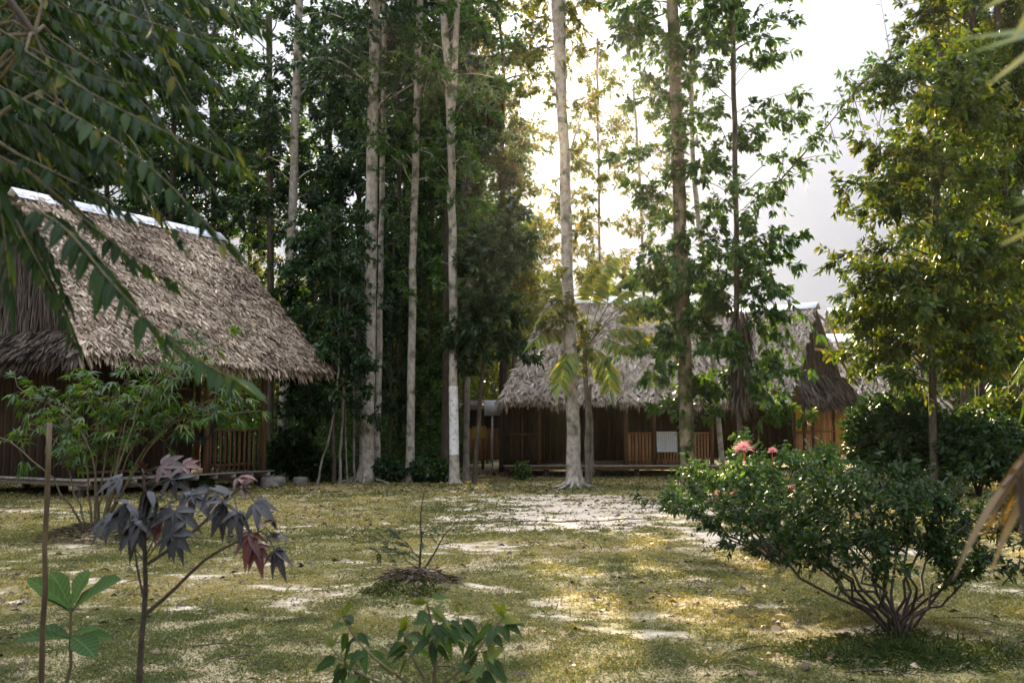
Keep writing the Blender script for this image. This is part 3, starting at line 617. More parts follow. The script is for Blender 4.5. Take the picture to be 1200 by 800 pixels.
mass('dark_wood', 'dark mass of forest foliage behind the trunks on the left', 'wood', 'leaf_sun', 34000, f_left, .36)
# ------------------------------------------------------------------ huts
def slope(gg, fr, e0, e1, r1, r0, dens, L, W, hang=.35, spread=.33, rag=.06):
    """thatch blades over a roof face: e0,e1 eave ends, r0,r1 ridge ends; returns nothing"""
    e0, e1, r0, r1 = (np.asarray(v, float) for v in (e0, e1, r0, r1))
    n = nrm(np.cross(e1-e0, r0-e0)); n = n if n[2] > 0 else -n
    H = np.linalg.norm((r0+r1)/2-(e0+e1)/2); Wd = (np.linalg.norm(e1-e0)+np.linalg.norm(r1-r0))/2
    num = int(dens*H*Wd); rows = max(3, int(H/.16))
    s = rng.random(num); row = rng.integers(0, rows, num); t = (row+.55+rng.normal(0, .16, num)+.35*np.sin(s*19+row))/rows
    t = np.clip(t, 0, 1.0)
    el = np.linalg.norm(e1-e0); rl = np.linalg.norm(r1-r0)
    s = np.where(rng.random(num) < 1, s, s)
    p = (e0+(e1-e0)*s[:, None])*(1-t)[:, None]+(r0+(r1-r0)*s[:, None])*t[:, None]
    dn = nrm((e0+(e1-e0)*s[:, None])-(r0+(r1-r0)*s[:, None]))
    lat = nrm(e1-e0)
    d = nrm(dn+lat*rng.normal(0, spread, num)[:, None]+n*rng.normal(.06, .14, num)[:, None])
    p = p+n*(.03+.04*rng.random(num)+.03*np.sin(t*rows*2*np.pi))[:, None]
    tone = np.clip(.5+.9*(fbm(s*el, t*H, .9, 3)-.5)+.25*(vnoise(s*el*.6, row*1.0)-.5)+rng.normal(0, .17, num), 0, 1)
    gg.leaves(p, d, nrm(n+rng.normal(0, .6, (num, 3))), L*rng.uniform(.6, 1.3, num), W*rng.uniform(.6, 1.4, num), STRAP, droop=.1, rnd=tone)
    # fringe at the eave
    k = int(el*85); s = rng.random(k); p = e0+(e1-e0)*s[:, None]+n*rng.uniform(-.1, .04, k)[:, None]+(r0-e0)*.03*rng.random(k)[:, None]
    dn0 = nrm(e0+e1-r0-r1)
    d = nrm(dn0*.65+np.array([0, 0, -1])*rng.uniform(.1, .9, k)[:, None]+lat*rng.normal(0, .3, k)[:, None])
    gg.leaves(p, d, nrm(n+rng.normal(0, .4, (k, 3))), hang*rng.uniform(.4, 1.25, k)*(.75+.5*vnoise(s*el*1.7, s*0)), W*rng.uniform(.6, 1.4, k), STRAP, droop=.12, rnd=np.clip(rng.normal(.5, .22, k), 0, 1))
    # backing slab
    b = n*.11
    v = np.array([e0, e1, r1, r0, e0-b, e1-b, r1-b, r0-b])
    fr.add(v, [[0, 1, 2, 3], [7, 6, 5, 4], [0, 4, 5, 1], [1, 5, 6, 2], [2, 6, 7, 3], [3, 7, 4, 0]], .5)
def boards(gg, a, b, z0, z1, w=.16, th=.03, gap=.004, jit=.004):
    a = np.asarray(a, float)[:2]; b = np.asarray(b, float)[:2]; L = np.linalg.norm(b-a); d = (b-a)/L; nn = np.array([-d[1], d[0]])
    k = max(1, round(L/w)); w = L/k
    for i in range(k):
        c = a+d*w*(i+.5)+nn*rng.uniform(-jit, jit)
        gg.box([c[0], c[1], (z0+z1)/2+rng.uniform(-.004, .004)], (w-gap, th, z1-z0), [[d[0], d[1], 0], [nn[0], nn[1], 0], [0, 0, 1]])
def post(root, base, z0, z1, r=.07, mat='wood_post', name='post'):
    g_ = Geo(); g_.box([base[0], base[1], (z0+z1)/2], (r*2, r*2, z1-z0), r=rng.random()); return g_.build(name, M[mat], root, root.location)
def railing(root, a, b, z0, z1, n, mat='wood', w=.055, toprail=True):
    g_ = Geo(); a = np.asarray(a, float); b = np.asarray(b, float); d = nrm(b-a); nn = np.array([-d[1], d[0]])
    up = lambda p, z: np.array([p[0], p[1], z])
    for i in range(n):
        p = a+(b-a)*(i+.5)/n; g_.box(up(p, (z0+z1)/2), (w, .025, z1-z0), [[d[0], d[1], 0], [nn[0], nn[1], 0], [0, 0, 1]])
    if toprail: g_.bar(up(a, z1+.025), up(b, z1+.025), .09, .045)
    g_.bar(up(a+nn*.03, z0+.18), up(b+nn*.03, z0+.18), .03, .06)
    return g_.build('railing', M[mat], root, root.location)

# ---- left hut
R0 = P(20, 226, 23.5); zr = R0[2]; R1 = P(255, 278, 29.0); R1[2] = zr
u = nrm((R1-R0)*[1, 1, 0]); v = np.array([u[1], -u[0], 0]); LL = np.linalg.norm((R1-R0)[:2])
O = np.array([R0[0], R0[1], 0.0])
def H(a, b, z): return O+u*a+v*b+np.array([0, 0, z])
hut = empty('thatched_hut', O+[0, 0, 0], 'large brown thatched hut with a railed porch standing at the left of the clearing', 'hut')
org = hut.location
ez = 3.08; W2 = 4.22
fr = Geo(); th = Geo()
slope(th, fr, H(-1.2, W2, ez), H(LL+.25, W2, ez), H(LL, .0, zr), H(-.0, .0, zr), 780, .21, .05, .32, .8)
slope(th, fr, H(-1.2, -W2, ez), H(LL+.1, -W2, ez), H(LL, -.0, zr), H(-.0, -.0, zr), 40, .45, .07, .35)
roof = th.build('roof', M['thatch'], hut, org)
fr.build('roof_backing', M['thatch_under'], roof, (0, 0, 0)).location = tuple(-np.array(org))
# gable of hanging fronds in shade-darkened thatch, and the skirt roof below it
gb = Geo(); gbb = Geo()
num = 3400; t = rng.random(num)**1.25; s = rng.uniform(-1, 1, num)
half = W2*.78*(1-t); zz = zr-.1-(zr-3.75)*(1-t)
p = O+u*(-.12-.35*(1-t)-.1*rng.random(num))[:, None]+v*(half*s)[:, None]+np.array([0, 0, 1.])*zz[:, None]
gb.leaves(p, nrm(np.array([0, 0, -1.])-u*.12+v*(s*.35+rng.normal(0, .13, num))[:, None]), nrm(-u+rng.normal(0, .35, (num, 3))), rng.uniform(.5, 1.05, num), rng.uniform(.03, .06, num), STRAP, droop=0, rnd=np.clip(rng.normal(.42, .24, num), 0, 1))
gbk = [H(-.02, 0, zr-.12), H(-.3, W2*.76, 3.7), H(-.3, -W2*.76, 3.7)]
gbb.add(gbk+[(np.array(gbk[1])+gbk[2])/2], [[0, 2, 3, 1]], .5)
gbb.add([np.array(q)+u*.06 for q in gbk]+[(np.array(gbk[1])+gbk[2])/2+u*.06], [[0, 1, 3, 2]], .5)
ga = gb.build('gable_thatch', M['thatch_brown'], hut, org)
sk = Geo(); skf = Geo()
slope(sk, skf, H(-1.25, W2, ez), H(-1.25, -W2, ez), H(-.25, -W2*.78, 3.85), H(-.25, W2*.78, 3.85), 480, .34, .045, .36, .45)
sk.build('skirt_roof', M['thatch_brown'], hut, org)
for q in range(4): skf.V[0] = skf.V[0]
gbb.V += skf.V; gbb.Fq += [f+gbb.n for f in skf.Fq]; gbb.R += skf.R; gbb.n += skf.n
gbb.build('gable_backing', M['thatch_under'], ga, (0, 0, 0)).location = tuple(-np.array(org))
# ridge sheet: folded pale metal in overlapping lengths
rg = Geo()
for k in range(3):
    a0, a1 = -.15+k*(LL+.2)/3, -.15+(k+1)*(LL+.2)/3+.06
    for sg in (1, -1):
        z1 = zr+.115+.006*k
        c = [H(a0, 0, z1), H(a1, 0, z1), H(a1, sg*.3, z1-.27), H(a0, sg*.3, z1-.27)]
        rg.add(c+[q-np.array([0, 0, .008]) for q in c], [[0, 1, 2, 3], [7, 6, 5, 4], [0, 4, 5, 1], [1, 5, 6, 2], [2, 6, 7, 3], [3, 7, 4, 0]], .5)
rg.build('ridge_cap', M['metal_white'], hut, org)
# body
fz = .44; wb = 2.25; pe = LL-.75; we = 3.55
wl = Geo(); boards(wl, H(.25, wb, 0), H(we, wb, 0), fz, 3.3); wl.build('front_wall', M['wood'], hut, org)
wl = Geo(); boards(wl, H(.25, -wb, 0), H(.25, wb-.03, 0), fz, 3.4); wl.build('gable_wall', M['wood'], hut, org)
wl = Geo(); boards(wl, H(we-.04, -wb, 0), H(we-.04, wb-.03, 0), fz, 3.4); wl.build('porch_wall', M['wood'], hut, org)
wl = Geo(); boards(wl, H(.25, -wb, 0), H(LL-.5, -wb, 0), fz, 1.5); wl.build('back_wall', M['wood'], hut, org)
bt = Geo()
for z in (fz+.12, 1.55, 2.55): bt.bar(H(.25, wb+.04, z), H(we, wb+.04, z), .03, .07)
bt.build('wall_battens', M['wood_post'], hut, org)
dk = Geo()
for i in range(30):
    b0 = -2.55+i*.181; dk.box(H((pe+.28)/2, b0+.09, fz-.025), (pe+.3, .172, .04), [u, v, [0, 0, 1]])
dk.build('deck', M['wood_grey'], hut, org)
jo = Geo()
for a in np.arange(.1, pe+.2, .62): jo.bar(H(a, -2.6, fz-.1), H(a, 2.9, fz-.1), .06, .1)
jo.bar(H(-.05, 2.45, fz-.2), H(pe+.3, 2.45, fz-.2), .1, .1)
jo.bar(H(-.05, -2.3, fz-.2), H(pe+.3, -2.3, fz-.2), .1, .1)
jo.build('joists', M['wood_grey'], hut, org)
for a in (.2, 2.1, 4.0, pe+.1):
    for b in (-2.3, 2.45): post(hut, H(a, b, 0), -.15, fz-.25, .08, 'bark_dark', 'stilt')
for a, b in ((pe, 2.72), (we+.06, 2.72), (pe, -wb), (pe, .2)): post(hut, H(a, b, 0), fz, 3.4 if b < 2.5 else 3.95, .065)
bm = Geo(); bm.bar(H(-.6, 2.72, 3.9), H(LL, 2.72, 3.9), .1, .12); bm.bar(H(pe, -2.6, 3.42), H(pe, 2.6, 3.42), .1, .12); bm.build('roof_beam', M['wood_post'], hut, org)
railing(hut, H(we+.15, 2.68, 0)[:2], H(pe-.08, 2.68, 0)[:2], fz, fz+1.05, 11, 'wood_post', .06)
railing(hut, H(pe, 2.6, 0)[:2], H(pe, .3, 0)[:2], fz, fz+1.05, 12, 'wood', .06)
# hammock slung in the porch
hm = Geo()
A, B = H(2.5, 2.75, 1.75), H(we+.4, 2.62, 1.85)
for k in range(9):
    o_ = (k-4)*.035; q = path(A, B, 12, 0, -.42-.012*abs(k-4)); q[1:-1] += v*o_*1.6; q[1:-1, 2] += .03*k/9; hm.tube(q, .013, 5, .5)
ho = hm.build('hammock', M['cloth_dark'], None, A); tag(ho, 'dark hammock sagging in front of the left hut wall beside the porch railing', 'hammock')
def stone(label, c, rx, ry, h, n, name='concrete_block'):
    g_ = Geo(); pts = [(0, 0, -.08), (0, 0, h-.03), (0, 0, h)]
    th_ = np.arange(n)*2*np.pi/n+(np.pi/4 if n == 4 else 0); f = 1.0 if n > 4 else 1.3
    rings = [(-.1, 1.02), (h*.5, 1), (h-.04, .98), (h-.008, .93), (h, .86), (h+.001, .02)]
    vv = np.array([[rx*k*f*math.cos(a), ry*k*f*math.sin(a), z+(.012*rng.normal())] for z, k in rings for a in th_])
    i = np.arange(len(rings)-1)[:, None]*n; j = np.arange(n)[None]; j2 = (j+1) % n
    g_.add(vv+c, np.stack([i+j, i+j2, i+n+j2, i+n+j], -1).reshape(-1, 4), .5)
    tag(g_.build(name, M['concrete'], None, c), label, 'block')
c = P(320, 570, 27.0); stone('round concrete block at the right end of the left hut deck', np.array([c[0], 27.0, gz(c[0], 27)]), .34, .34, .26, 18)
c = P(352, 568, 27.6); stone('square grey concrete block standing alone right of the porch', np.array([c[0], 27.6, gz(c[0], 27.6)]), .2, .16, .2, 4)

# ---- middle hut (long front with deck)
def hutA():
    o = np.array([3.0, 35.2, 0]); h = empty('thatched_hut', o, 'long grey thatched hut with a dark open front behind the pale rooted trunk', 'hut')
    e = 2.45; yz = 32.0; yb = 38.8; xl, xr = X(587, 32), X(850, 32); rl, rr = X(648, 35.4), X(842, 35.4); z = P(648, 352, 35.4)[2]
    th = Geo(); fr = Geo()
    slope(th, fr, (xl, yz, e), (xr, yz, e), (rr, 35.4, z), (rl, 35.4, z), 420, .3, .06, .3, .7)
    slope(th, fr, (xr, yb, e), (xl, yb, e), (rl, 35.4, z), (rr, 35.4, z), 40, .45, .08, .3)
    r = th.build('roof', M['thatch_grey'], h, o); fr.build('roof_backing', M['thatch_under'], r, (0, 0, 0)).location = tuple(-o)
    for q4 in (((xl, yb, e), (xl, yz, e), (rl, 35.25, z), (rl, 35.55, z)), ((xr, yz, e), (xr, yb, e), (rr, 35.55, z), (rr, 35.25, z))):
        th = Geo(); f2 = Geo(); slope(th, f2, *q4, 240, .32, .06, .3, .6)
        r2 = th.build('end_thatch', M['thatch_grey'], h, o); f2.build('end_backing', M['thatch_under'], r2, (0, 0, 0)).location = tuple(-o)
    g_ = Geo()
    for sg in (1, -1):
        c = [np.array(q) for q in ((rl-.1, 35.4, z+.13), (rr+.1, 35.4, z+.13), (rr+.1, 35.4-sg*.28, z-.12), (rl-.1, 35.4-sg*.28, z-.12))]
        g_.add(c+[q-[0, 0, .008] for q in c], [[0, 1, 2, 3], [7, 6, 5, 4], [0, 4, 5, 1], [1, 5, 6, 2], [2, 6, 7, 3], [3, 7, 4, 0]], .5)
    g_.build('ridge_cap', M['metal_white'], h, o)
    f0 = .36; yf = 33.0; xx = lambda px: X(px, yf)
    dk = Geo()
    for i in range(28): dk.box([(xx(590)+xr)/2-.05, 32.55+i*.2, f0-.02], (xr-xx(590)-.1, .19, .04))
    dk.build('deck', M['wood_grey'], h, o)
    for yy in (32.5, 38): jo = Geo(); jo.box([(xx(590)+xr)/2, yy, f0-.09], (xr-xx(590)-.1, .05, .1)); jo.build('deck_beam', M['wood_post'], h, o)
    for px in (594, 640, 700, 745, 800, 835):
        for yy in (32.7, 37.8): post(h, (X(px, yy), yy), -.15, f0-.14, .08, 'bark_dark', 'stilt')
    w = Geo(); boards(w, (xx(589), yf), (xx(630), yf), f0, 2.75, .2); w.build('front_wall', M['wood'], h, o)
    w = Geo(); boards(w, (xx(734), yf+.9), (xx(762), yf+.9), f0, 3.0, .2); w.build('partition', M['wood'], h, o)
    w = Geo(); boards(w, (xx(590), 37.4), (xr-.5, 37.4), f0, 2.6, .25); w.build('back_wall', M['wood'], h, o)
    w = Geo(); boards(w, (xx(589)+.02, 37.4), (xx(589)+.02, yf+.02), f0, 2.8, .2); w.build('side_wall', M['wood'], h, o); w = Geo(); boards(w, (xx(631), 37.4), (xx(631), yf+.02), f0, 3, .2); w.build('inner_wall', M['wood'], h, o); w = Geo(); boards(w, (xr-.5, 37.4), (xr-.5, yf+.02), f0, 2.7, .2); w.build('side_wall', M['wood'], h, o)
    b = Geo(); b.bar((xx(589), yf-.035, 1.36), (xx(630), yf-.035, 1.36), .03, .07); b.bar((xx(612), yf-.035, f0), (xx(612), yf-.035, 2.7), .05, .03); b.bar((xx(588), yf-.02, 2.55), (xx(845), yf-.02, 2.55), .08, .1); b.build('front_beam', M['wood_post'], h, o)
    for px in (632, 664, 733, 766, 833): post(h, (xx(px), yf), f0, 2.6, .06)
    railing(h, (xx(735), yf-.02), (xx(763), yf-.02), f0, 1.38, 7, 'wood_warm', .08)
    railing(h, (xx(769), yf-.02), (xx(830), yf-.02), f0, 1.38, 17, 'wood_warm', .06)
    return xx, yf
xx, yf = hutA()
tw = Geo()
cx0, cx1 = xx(768.5), xx(792)
for sg, z0 in ((-1, .78), (1, .95)):
    k = 10; xs = np.linspace(cx0, cx1, k); zs = [1.44, 1.3, 1.1, z0]
    gv = np.array([[x_, yf-.02+sg*(.065+.012*math.sin(i*1.9)*(zi/3)), z_] for zi, z_ in enumerate(zs) for i, x_ in enumerate(xs)])
    ii = np.arange(len(zs)-1)[:, None]*k+np.arange(k-1)[None]; tw.add(gv, np.stack([ii, ii+1, ii+k+1, ii+k], -1).reshape(-1, 4), .5)
tw.box([(cx0+cx1)/2, yf-.02, 1.442], (cx1-cx0, .135, .01), r=.5)
tag(tw.build('towel', M['cloth_check'], None, (cx0, yf, .8)), 'pale checked towel hung over the porch railing of the long hut', 'towel')

# ---- right hut with tall narrow gable, turned towards us
def hutB():
    E = P(953, 358, 38.0); z = E[2]; a = R(41); d = np.array([math.cos(a), -math.sin(a), 0]); p = np.array([-math.sin(a), -math.cos(a), 0])
    o = np.array([E[0], E[1], 0.0])-d*2; h = empty('thatched_hut', o, 'small thatched hut with a tall narrow gable end and warm lit walls on the right', 'hut')
    O2 = np.array([E[0], E[1], 0.0]); q = lambda s, t, zz: O2+d*s+p*t+np.array([0, 0, zz]); e = 2.55; hw = 2.7; Ln = 4.2
    th = Geo(); fr = Geo()
    slope(th, fr, q(-Ln, hw, e), q(.25, hw, e), q(.1, 0, z), q(-Ln, 0, z), 400, .3, .06, .3, .7)
    slope(th, fr, q(.25, -hw, e), q(-Ln, -hw, e), q(-Ln, 0, z), q(.1, 0, z), 60, .42, .08, .34)
    r = th.build('roof', M['thatch_grey'], h, o); fr.build('roof_backing', M['thatch_under'], r, (0, 0, 0)).location = tuple(-o)
    gb = Geo(); gk = Geo(); n = 900; t = rng.random(n)**1.2; s = rng.uniform(-1, 1, n)
    pos = O2+d*(.02+.25*(1-t))[:, None]+p*(hw*.72*(1-t)*s)[:, None]+np.array([0, 0, 1.])*(z-.1-(z-3.5)*(1-t))[:, None]
    gb.leaves(pos, nrm(np.array([0, 0, -1.])+p*(s*.3)[:, None]+rng.normal(0, .1, (n, 3))), nrm(d+rng.normal(0, .3, (n, 3))), rng.uniform(.4, .8, n), rng.uniform(.04, .07, n), STRAP, rnd=rng.random(n)*.75)
    slope(gb, gk, q(.75, -hw, e-.02), q(.75, hw, e-.02), q(.2, hw*.7, 3.6), q(.2, -hw*.7, 3.6), 240, .4, .055, .36)
    A_, B_, C_ = q(.0, 0, z-.1), q(.22, hw*.72, 3.4), q(.22, -hw*.72, 3.4); gk.add([A_, B_, (B_+C_)/2, C_], [[0, 1, 2, 3]], .5)
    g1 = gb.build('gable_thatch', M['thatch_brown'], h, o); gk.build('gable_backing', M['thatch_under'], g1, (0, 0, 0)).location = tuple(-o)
    lt = Geo(); lt.bar(q(.42, .85, z-1.75), q(.42, -.85, z-1.75), .05, .09); lt.bar(q(.5, -.35, z-.6), q(.62, -1.9, 3.3), .04, .07); lt.build('gable_battens', M['wood_warm'], h, o)
    g_ = Geo()
    for sg in (1, -1):
        c = [q(-Ln, 0, z+.13), q(.2, 0, z+.13), q(.2, sg*.25, z-.12), q(-Ln, sg*.25, z-.12)]
        g_.add(c+[k-np.array([0, 0, .008]) for k in c], [[0, 1, 2, 3], [7, 6, 5, 4], [0, 4, 5, 1], [1, 5, 6, 2], [2, 6, 7, 3], [3, 7, 4, 0]], .5)
    g_.build('ridge_cap', M['metal_white'], h, o)
    f0 = .4; w = 1.75; ex = -.1
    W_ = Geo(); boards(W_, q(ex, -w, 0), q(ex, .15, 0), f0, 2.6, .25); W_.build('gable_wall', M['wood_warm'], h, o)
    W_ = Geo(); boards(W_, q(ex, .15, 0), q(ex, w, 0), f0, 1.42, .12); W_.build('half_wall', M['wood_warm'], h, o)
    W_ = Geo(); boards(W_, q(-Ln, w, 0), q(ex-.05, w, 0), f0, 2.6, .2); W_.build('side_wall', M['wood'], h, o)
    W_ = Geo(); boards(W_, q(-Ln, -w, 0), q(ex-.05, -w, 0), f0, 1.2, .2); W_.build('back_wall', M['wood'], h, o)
    b = Geo(); b.bar(q(ex+.06, -w-.3, 2.5), q(ex+.06, w+.3, 2.5), .08, .1); b.bar(q(ex+.06, -w, 1.42), q(ex+.06, w, 1.42), .08, .05); b.bar(q(ex+.03, .8, 1.9), q(ex+.03, .15, 1.9), .03, .04); b.build('frame_beams', M['wood_post'], h, o)
    for t_ in (-w, .15, .95, w): post(h, q(ex+.03, t_, 0), f0, 2.6, .05)
    cg = Geo(); k = 12; ys = np.linspace(.2, 1.65, k); vv = np.array([q(ex-.25+.02*math.sin(i*2.1), y_, zz) for zz in (2.3, 1.3) for i, y_ in enumerate(ys)]); i_ = np.arange(k-1); cg.add(vv, np.stack([i_, i_+1, i_+k+1, i_+k], -1), .6)
    cg.build('curtain', M['cloth_yellow'], h, o)
    dk = Geo(); dk.box(q(-Ln/2+.2, 0, f0-.04), (Ln+.6, 2*w+.3, .07), [d, p, [0, 0, 1]]); dk.build('floor', M['wood_grey'], h, o)
    for s_ in (-Ln, 0): 
        for t_ in (-w, w): post(h, q(s_, t_, 0), -.15, f0-.08, .08, 'bark_dark', 'stilt')
hutB()

# ---- far huts in the haze
def farhut(label, xl, xr, yr, zr_, ez_, run, mat):
    o = np.array([(xl+xr)/2, yr, 0]); h = empty('thatched_hut', o, label, 'hut'); th = Geo(); fr = Geo()
    slope(th, fr, (xl-.6, yr-run, ez_), (xr+.6, yr-run, ez_), (xr, yr, zr_), (xl, yr, zr_), 70, .5, .11, .4)
    slope(th, fr, (xr+.6, yr+run, ez_), (xl-.6, yr+run, ez_), (xl, yr, zr_), (xr, yr, zr_), 15, .5, .11, .4)
    for x_, s in ((xl, -1), (xr, 1)): slope(th, fr, (x_+s*.6, yr-run*s*-1, ez_), (x_+s*.6, yr-run*s, ez_), (x_, yr-.1*s, zr_), (x_, yr+.1*s, zr_), 60, .5, .11, .4)
    r = th.build('roof', M[mat], h, o); fr.build('roof_backing', M['thatch_under'], r, (0, 0, 0)).location = tuple(-o)
    g_ = Geo()
    for sg in (1, -1):
        c = [np.array(k) for k in ((xl-.2, yr, zr_+.16), (xr+.2, yr, zr_+.16), (xr+.2, yr-sg*.5, zr_-.28), (xl-.2, yr-sg*.5, zr_-.28))]
        g_.add(c+[k-[0, 0, .01] for k in c], [[0, 1, 2, 3], [7, 6, 5, 4], [0, 4, 5, 1], [1, 5, 6, 2], [2, 6, 7, 3], [3, 7, 4, 0]], .5)
    g_.build('ridge_cap', M['metal_white'], h, o)
    w = Geo(); rw = run-1.2
    boards(w, (xl, yr-rw), (xr, yr-rw), .3, ez_+.9, .3); boards(w, (xr, yr+rw), (xl, yr+rw), .3, ez_+.9, .3); boards(w, (xl, yr+rw), (xl, yr-rw), .3, ez_+.9, .3); boards(w, (xr, yr-rw), (xr, yr+rw), .3, ez_+.9, .3)
    w.build('wall', M['wood_warm'], h, o)
    for x_ in (xl, (xl+xr)/2, xr):
        for y_ in (yr-rw+.1, yr+rw-.1): post(h, (x_, y_), -.15, .35, .1, 'bark_dark', 'stilt')
farhut('pale hazy far hut with a white ridge behind the narrow gabled hut', X(962, 49), X(1058, 49), 49, P(1000, 395, 49)[2], 2.7, 3.6, 'thatch_grey')
farhut('tall pale thatched roof farthest away above the white ridged far hut', X(975, 64), X(1060, 64), 64, P(980, 364, 64)[2], 3.6, 5.5, 'thatch_grey')

# ---- brown shed with yellow cloth and a pale panel between the painted trunk and the long hut
o = np.array([X(572, 38), 38, 0]); sh = empty('wooden_shed', o, 'low brown board shed left of the long hut with a yellow cloth over its wall', 'shed')
w = Geo(); boards(w, (X(538, 38), 38), (X(592, 38), 38), .35, 1.55, .2); w.build('wall', M['wood_warm'], sh, o)
w = Geo(); boards(w, (X(538, 40.4), 40.4), (X(592, 40.4), 40.4), .35, 2.4, .25); boards(w, (X(538, 38), 40.4), (X(538, 38), 38.03), .35, 2.3, .25); w.build('back_wall', M['wood'], sh, o)
w = Geo(); w.box([X(566, 38), 39.3, 2.45], (2.4, 3.6, .06), [[1, 0, 0], [0, .99, .12], [0, -.12, .99]]); w.build('roof', M['thatch_under'], sh, o)
for px in (540, 566, 591): post(sh, (X(px, 38), 38.06), -.1, 2.3, .05)
w = Geo(); k = 8; xs = np.linspace(X(553, 38), X(570, 38), k); vv = np.array([[x_, 37.96+.02*math.sin(i*2), z_] for z_ in (1.62, 1.15) for i, x_ in enumerate(xs)]); i_ = np.arange(k-1); w.add(vv, np.stack([i_, i_+1, i_+k+1, i_+k], -1), .6)
tag(w.build('yellow_cloth', M['cloth_yellow'], None, (X(560, 38), 38, 1.2)), 'bright yellow cloth hung on the brown shed wall', 'cloth')
w = Geo(); w.box([X(577, 36), 36, 2.28], (.58, .05, .56), r=.5); w.box([X(577, 36), 36.06, 1.1], (.06, .06, 2.3), r=.4)
tag(w.build('white_panel', M['cloth_white'], None, (X(577, 36), 36, 0)), 'pale white panel on a post left of the long hut eave', 'panel')
# ------------------------------------------------------------------ near plants
def PX(px, py, Y): return P(px, py, Y)
def poly(pts, Y, n=10, wob=.0):
    p = np.array([P(x, y, Y if len(q) == 2 else q[2]) for q in pts for x, y in [q[:2]]])
    s = np.concatenate([[0], np.cumsum(np.linalg.norm(np.diff(p, axis=0), axis=1))]); uu = np.linspace(0, s[-1], n)
    r = np.stack([np.interp(uu, s, p[:, i]) for i in range(3)], -1)
    if n > 4: r[1:-1] = (r[:-2]+2*r[1:-1]+r[2:])/4
    return r+rng.normal(0, wob, r.shape)
def frond_geo(sg, lg, q, npair, ll, lw, hang=.9, prof=OVATE, term=True, ang=.75, rr=.004, fold=.12, tone=(0, 1), start=.08, side=None, shrink=.35):
    """pinnate frond on the rachis path q"""
    sg.tube(q, np.linspace(rr, rr*.35, len(q)), 5, .5)
    t = np.linspace(start, .97, npair); p, d = along(q, t)
    upv = np.array([0, 0, 1.]); s = nrm(np.cross(d, side if side is not None else upv+rng.normal(0, .12, 3)))
    for sgn in (1, -1):
        dd = nrm(d*ang+s*sgn*.9+np.array([0, 0, -1.])*hang+rng.normal(0, .075, (npair, 3)))
        nn = nrm(np.cross(dd, d)*sgn*-1+upv*.6+rng.normal(0, .25, (npair, 3)))
        size = (1-shrink*np.abs(t-.45)/.55)*rng.uniform(.82, 1.15, npair)
        lg.leaves(p+rng.normal(0, ll*.03, p.shape), dd, nn, ll*size, lw*size, prof, droop=rng.uniform(.05, .3, npair), fold=fold, rib=True, rnd=rng.uniform(*tone, npair))
    if term: lg.leaves(p[-1:], d[-1:], upv, ll*1.15, lw*1.1, prof, droop=.2, fold=fold, rib=True)

